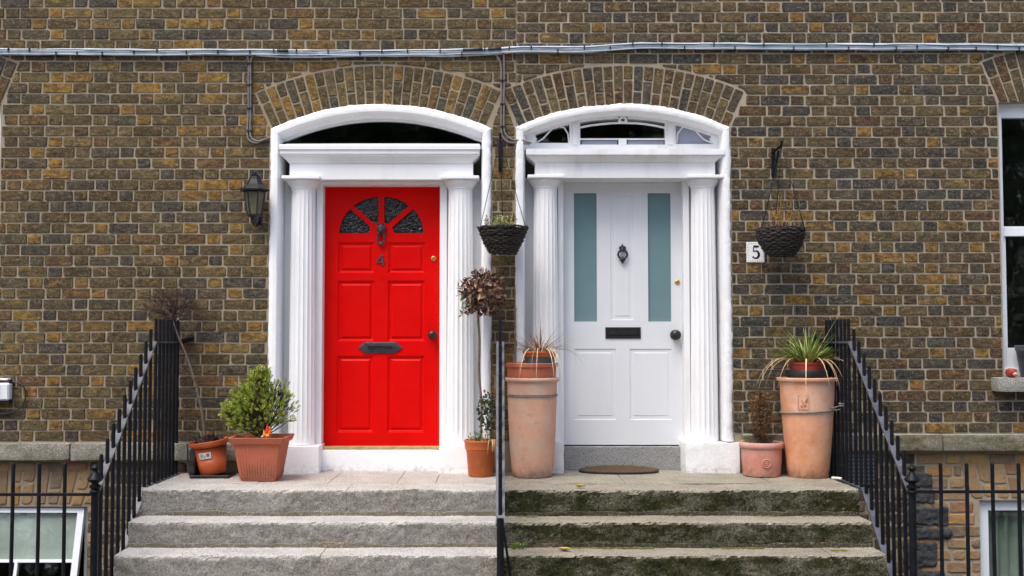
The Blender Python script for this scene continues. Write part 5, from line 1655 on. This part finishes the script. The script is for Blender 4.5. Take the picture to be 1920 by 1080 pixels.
# low pink pot with dried dwarf conifer
cx, cy = WX(1428, 860, -.2), -.20
P0 = Vector((cx, cy, ZL))
rp = thing('potted_shrub', P0, 'small dried brown conifer in a low pink terracotta pot with a round boss', 'potted shrub')
potlathe([(.004, 0), (.134, 0), (.140, .005), (.150, .12), (.153, .205), (.160, .210), (.168, .222), (.168, .246), (.160, .256), (.150, .25), (.144, .22), (.004, .215)], P0, M['terra_pink'], rp, 'pot', .006, 48)
soil_disc(Vector((cx, cy, ZL + .22)), .145, rp)
m = MB(); bxx, bz = cx + .004, ZL + .105
for r0, r1 in ((.030, .005), (.015, .004)): m.torus((bxx, cy - .150, bz), r0, r1, 'Y', 20, 6)
m.ball((bxx, cy - .150, bz), .007, 8, 6); m.build('boss', M['terra_pink'], rp)
rnd = random.Random(61)
m = MB(); br = MB()
base = Vector((cx, cy, ZL + .22)); top = Vector((WX(1426, 735, cy), cy, WZ(735, cy)))
br.tube([base, base.lerp(top, .5), top], [.008, .005, .002], 6)
for i in range(420):
    u_ = rnd.uniform(.16, 1.0); rr = .092 * math.sin(math.pi * min(1, (u_ - .08) / .95)) ** .6 + .008
    a = rnd.uniform(0, 6.28); q = rnd.random() ** .5
    p0 = base.lerp(top, max(.1, u_ - .12)); p = base.lerp(top, u_) + Vector((rr * q * math.cos(a), rr * q * math.sin(a), 0))
    if i % 4 == 0: br.tube([p0, p], .0014, 3, cap=False)
    c0 = rnd.choice([RGB(122, 90, 58), RGB(98, 70, 46), RGB(146, 112, 74), RGB(84, 62, 44)])
    for k in range(8): leaf(m, p + rv(rnd) * .012, rv(rnd) + Vector((math.cos(a) * .5, math.sin(a) * .5, .6)), rv(rnd), rnd.uniform(.010, .018), .006, vary(rnd, c0, .3))
m.build('dried_foliage', M['leaf'], rp, recalc=False); br.build('branches', M['twig'], rp, recalc=False)

# tall roped pot with spider plant
cx, cy = WX(1513.5, 800, -.25), -.26
P0 = Vector((cx, cy, ZL))
tp = thing('tall_pot', P0, 'tall warm terracotta pot roped to the stair railing with a stamped square', 'pot', 'tall terracotta pots')
hT = WZ(709, cy - .2) - ZL
potlathe([(.004, 0), (.142, 0), (.148, .006), (.158, .07), (.175, .26), (.190, .46), (.198, hT - .16), (.201, hT - .045), (.203, hT - .03), (.222, hT - .026), (.228, hT - .016), (.226, hT - .004), (.216, hT), (.204, hT), (.198, hT - .03), (.004, hT - .045)], P0, M['terra_orange'], tp, 'pot_body', .008, 56)
m = MB()
zr = WZ(774, cy - .2) - ZL
pts = []
for k in range(50):
    a = 2 * math.pi * k / 49; pts.append((cx + .2005 * math.cos(a), cy + .2005 * math.sin(a), ZL + zr + .012 * math.cos(a) + .004))
m.tube(pts, .006, 6)
e0 = Vector((2.53, cy - .16, ZL + zr + .05))
for dz, k0 in ((0, -.5), (.028, -.9), (-.008, -.2)):
    m.tube(smooth_path([(cx + .202 * math.cos(k0), cy + .202 * math.sin(k0), ZL + zr + .012 + dz * .6), (cx + .25, cy - .12, ZL + zr + .03 + dz), tuple(e0 + Vector((0, 0, dz)))]), .0052, 6)
m.torus((2.53, cy - .16, ZL + zr + .05), .016, .006, 'Z', 14, 6); m.torus((2.53, cy - .16, ZL + zr + .066), .016, .006, 'Z', 14, 6)
m.build('rope', M['rope'], tp)
# stamped square with a small scribed mark
m = MB(); R0 = .2005
def onpot(a_deg, z): a = rad(a_deg); return (cx + R0 * math.cos(a), cy + R0 * math.sin(a), ZL + z)
zs = WZ(755, cy - .2) - ZL
sq_ = [onpot(-124, zs - .05), onpot(-102, zs - .05), onpot(-102, zs + .05), onpot(-124, zs + .05), onpot(-124, zs - .05)]
m.tube(sq_, .0022, 4)
for pts in ([(-119, -.034), (-117, -.02), (-114, -.03), (-112, -.014), (-115, .004), (-117, .018)], [(-111, -.034), (-109, -.012), (-106, -.03)], [(-110, .004), (-107, .02), (-105, .036), (-105, .008), (-108, .0)]):
    m.tube([onpot(a, zs + z) for a, z in pts], .0026, 4)
m.build('stamp', M['terra_brown'], tp)
sp_ = thing('potted_spider_plant', (cx, cy, ZL + hT - .04), 'green and straw strap-leaved plant in a red pot inside the roped tall pot', 'potted plant')
gc = Vector((cx + .003, cy, ZL + hT - .03))
potlathe([(.004, 0), (.14, 0), (.15, .02), (.154, .075), (.150, .085), (.004, .08)], gc, M['plastic_black'], sp_, 'black_pot', .01)
potlathe([(.004, .08), (.120, .08), (.124, .125), (.130, .128), (.130, .142), (.122, .144), (.004, .13)], gc, M['plastic_red'], sp_, 'red_pot', .0)
rnd = random.Random(71)
m = MB()
for i in range(140):
    a = rnd.uniform(0, 6.28); r = rnd.uniform(0, .07)
    p = gc + Vector((r * math.cos(a), r * math.sin(a), .13))
    blade(m, p, (math.cos(a) * rnd.uniform(.3, 2.4), math.sin(a) * rnd.uniform(.2, 1.0), 1), rnd.uniform(.16, .37), rnd.uniform(.014, .022), rnd.uniform(.2, 1.5), vary(rnd, rnd.choice([RGB(124, 148, 66), RGB(150, 170, 88), RGB(98, 122, 54), RGB(172, 184, 112)]), .2), 6)
for i in range(17):
    a = rnd.uniform(0, 6.28) if i > 9 else rnd.uniform(-2.9, -.3)
    p = gc + Vector((.1 * math.cos(a), .1 * math.sin(a), .14))
    blade(m, p, (math.cos(a), math.sin(a), .55), rnd.uniform(.34, .55), .010, rnd.uniform(2.0, 3.2), vary(rnd, rnd.choice([RGB(206, 178, 134), RGB(188, 150, 108), RGB(214, 192, 150)]), .12), 8)
for L_, d_, dr, c0 in ((.56, (-1, -.15, .5), 1.05, RGB(160, 178, 92)), (.40, (.7, -.1, .9), .2, RGB(140, 160, 84)), (.46, (.62, 0, 1.1), .1, RGB(190, 176, 130)), (.34, (1, -.2, .5), .4, RGB(198, 182, 140)), (.3, (-.5, -.2, 1), .2, RGB(170, 160, 100))):
    blade(m, gc + Vector((d_[0] * .05, 0, .14)), d_, L_, .016, dr, c0, 9)
m.build('leaves', M['leaf'], sp_, recalc=False)

# ------------------------------------------------------------------ doormat, leaves, weed, oddments
mx0, mx1 = WX(1086, 880, .0), WX(1237, 880, .0)
n = 26; top = []; 
mc = (mx0 + mx1) / 2; hw = (mx1 - mx0) / 2
def matz(y): return ZL + .014 + max(0, (y - .02) * .16)
out = [(mc - hw + 2 * hw * i / 12, .06 + .10 * math.sin(math.pi * i / 12) ** .6) for i in range(13)] + [(mc + hw * math.cos(t), .06 - .20 * math.sin(t) ** .85) for t in [math.pi * i / n for i in range(1, n)]]
m = MB()
rim = [(x, y, matz(y)) for x, y in out]; inn = [(mc + (x - mc) * .95, .02 + (y - .02) * .9, matz(y) + .003) for x, y in out]; bot = [(x, y, ZL) for x, y in out]
m.loft([bot, rim, inn]); ic = [(mc, .06, matz(.06) + .004)]
m.add(inn + ic, [(i, (i + 1) % len(inn), len(inn)) for i in range(len(inn))], mi=1)
dm = m.build('doormat', [M['plastic_black'], M['mat']], None, origin=(mc, .05, ZL))
tag(dm, 'half-moon brown coir doormat at the foot of the white door', 'doormat')
def fallen(px, py, y, z, label, sc, rot):
    m = MB(); X = WX(px, py, y); v = []; F = []
    nu, nv = 9, 4
    for i in range(nu + 1):
        u_ = i / nu; w_ = math.sin(math.pi * u_) ** .8
        for j in range(nv + 1):
            q = j / nv * 2 - 1
            v.append(Vector(((u_ - .5) * .085 * sc, q * w_ * .026 * sc, .006 + .016 * sc * (q * q) * w_ + .010 * sc * abs(u_ - .5) * 2)))
    for i in range(nu):
        for j in range(nv): F.append((i * 5 + j, i * 5 + j + 1, i * 5 + j + 6, i * 5 + j + 5))
    m.add(v, F, smooth=True, col=RGB(186, 160, 78)); m.xf(Matrix.Translation((X, y, z)) @ Matrix.Rotation(rot, 4, 'Z'))
    o = m.build('fallen_leaf', M['leaf'], None, recalc=False, origin=(X, y, z)); tag(o, label, 'leaf')
fallen(1088, 908, -.93, LAND + .003, 'curled yellow leaf lying on the top landing before the white door', 1.0, .2)
fallen(1058, 1026, -1.44, .322, 'curled yellow leaf lying on a lower mossy step', 1.05, -.15)
rnd = random.Random(5)
m = MB(); wp = Vector((WX(970, 1024, -1.30), -1.335, .322))
for i in range(46):
    d_ = rv(rnd) + Vector((0, -.5, .7)); p = wp + Vector((rnd.uniform(-.04, .04), rnd.uniform(-.025, .0), 0)); t_ = p + d_.normalized() * rnd.uniform(.012, .034)
    c0 = vary(rnd, RGB(112, 146, 60)); m.tube([p, t_], .0012, 3, cap=False, col=c0); leaf(m, t_, d_, rv(rnd), .018, .011, c0)
o = m.build('weed', M['leaf'], None, recalc=False, origin=wp); tag(o, 'small bright green weed growing in a mossy step beside the centre railing', 'weed')
m = MB()
rnd = random.Random(6)
for (pa, pb, y, z, cnt) in ((1050, 1640, -1.565 + .275, .322, 620), (1100, 1600, -1.295 + .275, .490, 160), (950, 1010, -1.02, .489, 60), (1555, 1640, -1.38, .322, 120)):
    for i in range(cnt):
        X = WX(rnd.uniform(pa, pb), 1000, y); 
        if noise.noise(Vector((X * 3.1, y * 5, 3))) < -.05: continue
        p = Vector((X, y - .028 - abs(rnd.gauss(0, .012)), z)); r = rnd.uniform(.004, .010)
        m.join(MB().lathe([(r, 0), (r * .8, r * .5), (.0002, r * .8)], p, 5, smooth=True))
mo_ = m
mm = NT('moss'); col = mm.ramp(mm.noise(30, 4, .6), [(.3, RGB(70, 80, 30)), (.7, RGB(118, 124, 48))]); M['moss'] = mm.fin(col, .95, mm.noise(200, 3), .8, .003, spec=.1)
tag(mo_.build('moss', M['moss']), 'yellow-green moss growing along the back of the mossy steps', 'moss', kind='stuff')

# things on the right-hand sill
sz_ = WZ(708, -.12) + .002
sx_, sy_ = WX(1937, 680, -.05), -.03
fp = thing('window_sill_pot', (sx_, sy_, sz_), 'dark grey ribbed flowerpot standing on the granite window sill', 'pot')
potlathe([(.004, 0), (.078, 0), (.082, .005), (.112, .20), (.118, .205), (.122, .24), (.118, .245), (.108, .24), (.104, .21), (.004, .2)], Vector((sx_, sy_, sz_)), M['plastic_slate'], fp, 'pot_body', 0)
soil_disc(Vector((sx_, sy_, sz_ + .205)), .104, fp)
ax, ay = WX(1896, 697, -.07), -.075
m = MB(); m.lathe([(.004, .006), (.022, .0), (.038, .012), (.044, .034), (.040, .056), (.024, .068), (.008, .062), (.0005, .056)], (ax, ay, sz_), 20, wob=.12)
gn = thing('red_ornament', (ax, ay, sz_), 'small round red ornament on the granite window sill beside the dark pot', 'ornament')
m.build('body', M['plastic_red'], gn)
MB().ball((ax + .012, ay - .036, sz_ + .024), .020, 12, 8, (1.1, .7, .8)).build('pale_patch', M['terra_pale'], gn)
# white plastic tube on the landing edge by the right railing
m = MB(); m.tube([(WX(1560, 884, -.45), -.45, ZL + .012), (WX(1578, 888, -.5), -.50, ZL + .012)], .010, 12)
o = m.build('plastic_tube', M['sticker'], None, origin=(WX(1570, 884, -.45), -.48, ZL)); tag(o, 'short white plastic tube lying behind the roped tall pot', 'tube')

# ------------------------------------------------------------------ trees across the street (seen mirrored in the panes)
def tree_mesh(seed):
    rnd = random.Random(seed); m = MB(); t_ = MB()
    t_.tube([(0, 0, -.1), (.05, 0, 2), (0, .1, 4.2), (.1, 0, 7)], [.28, .22, .17, .06], 10)
    for k in range(9):
        a = k * 2.4; z = 2.6 + k * .45
        t_.tube([(0, 0, z), (1.2 * math.cos(a), 1.2 * math.sin(a), z + .9), (2.3 * math.cos(a), 2.3 * math.sin(a), z + 1.5)], [.1, .06, .02], 6)
    cl = [(Vector((rnd.uniform(-2.4, 2.4), rnd.uniform(-2.2, 2.2), rnd.uniform(1.0, 9.5))), rnd.uniform(.9, 1.5)) for _ in range(64)]
    for C, r in cl:
        for i in range(150):
            v = rv(rnd).normalized() * r * rnd.random() ** .35
            leaf(m, C + v, rv(rnd), rv(rnd), rnd.uniform(.2, .36), .18, vary(rnd, rnd.choice([RGB(62, 84, 36), RGB(50, 70, 32), RGB(80, 100, 46)]), .3))
    return t_, m
tm, lm = tree_mesh(3)
spots = [(-15, -25), (-10, -23.5), (-5.2, -25), (-.6, -24), (4.2, -25.2), (8.8, -23.8), (13.6, -25)]
first = None
for i, (x, y) in enumerate(spots):
    root = thing('street_tree', (x, y, 0), 'leafy green street tree across the road, mirrored in the window panes', 'tree', 'trees across the street')
    root.rotation_euler = (0, 0, i * 1.3)
    if first is None:
        a_ = MB().join(tm); a_.xf(Matrix.Translation((x, y, 0))); first = [a_.build('trunk', M['bark'], root), None]
        b_ = MB().join(lm); b_.xf(Matrix.Translation((x, y, 0))); first[1] = b_.build('crown', M['leaf'], root, recalc=False)
    else:
        for f_ in first:
            c_ = f_.copy(); COL.objects.link(c_); c_.parent = root
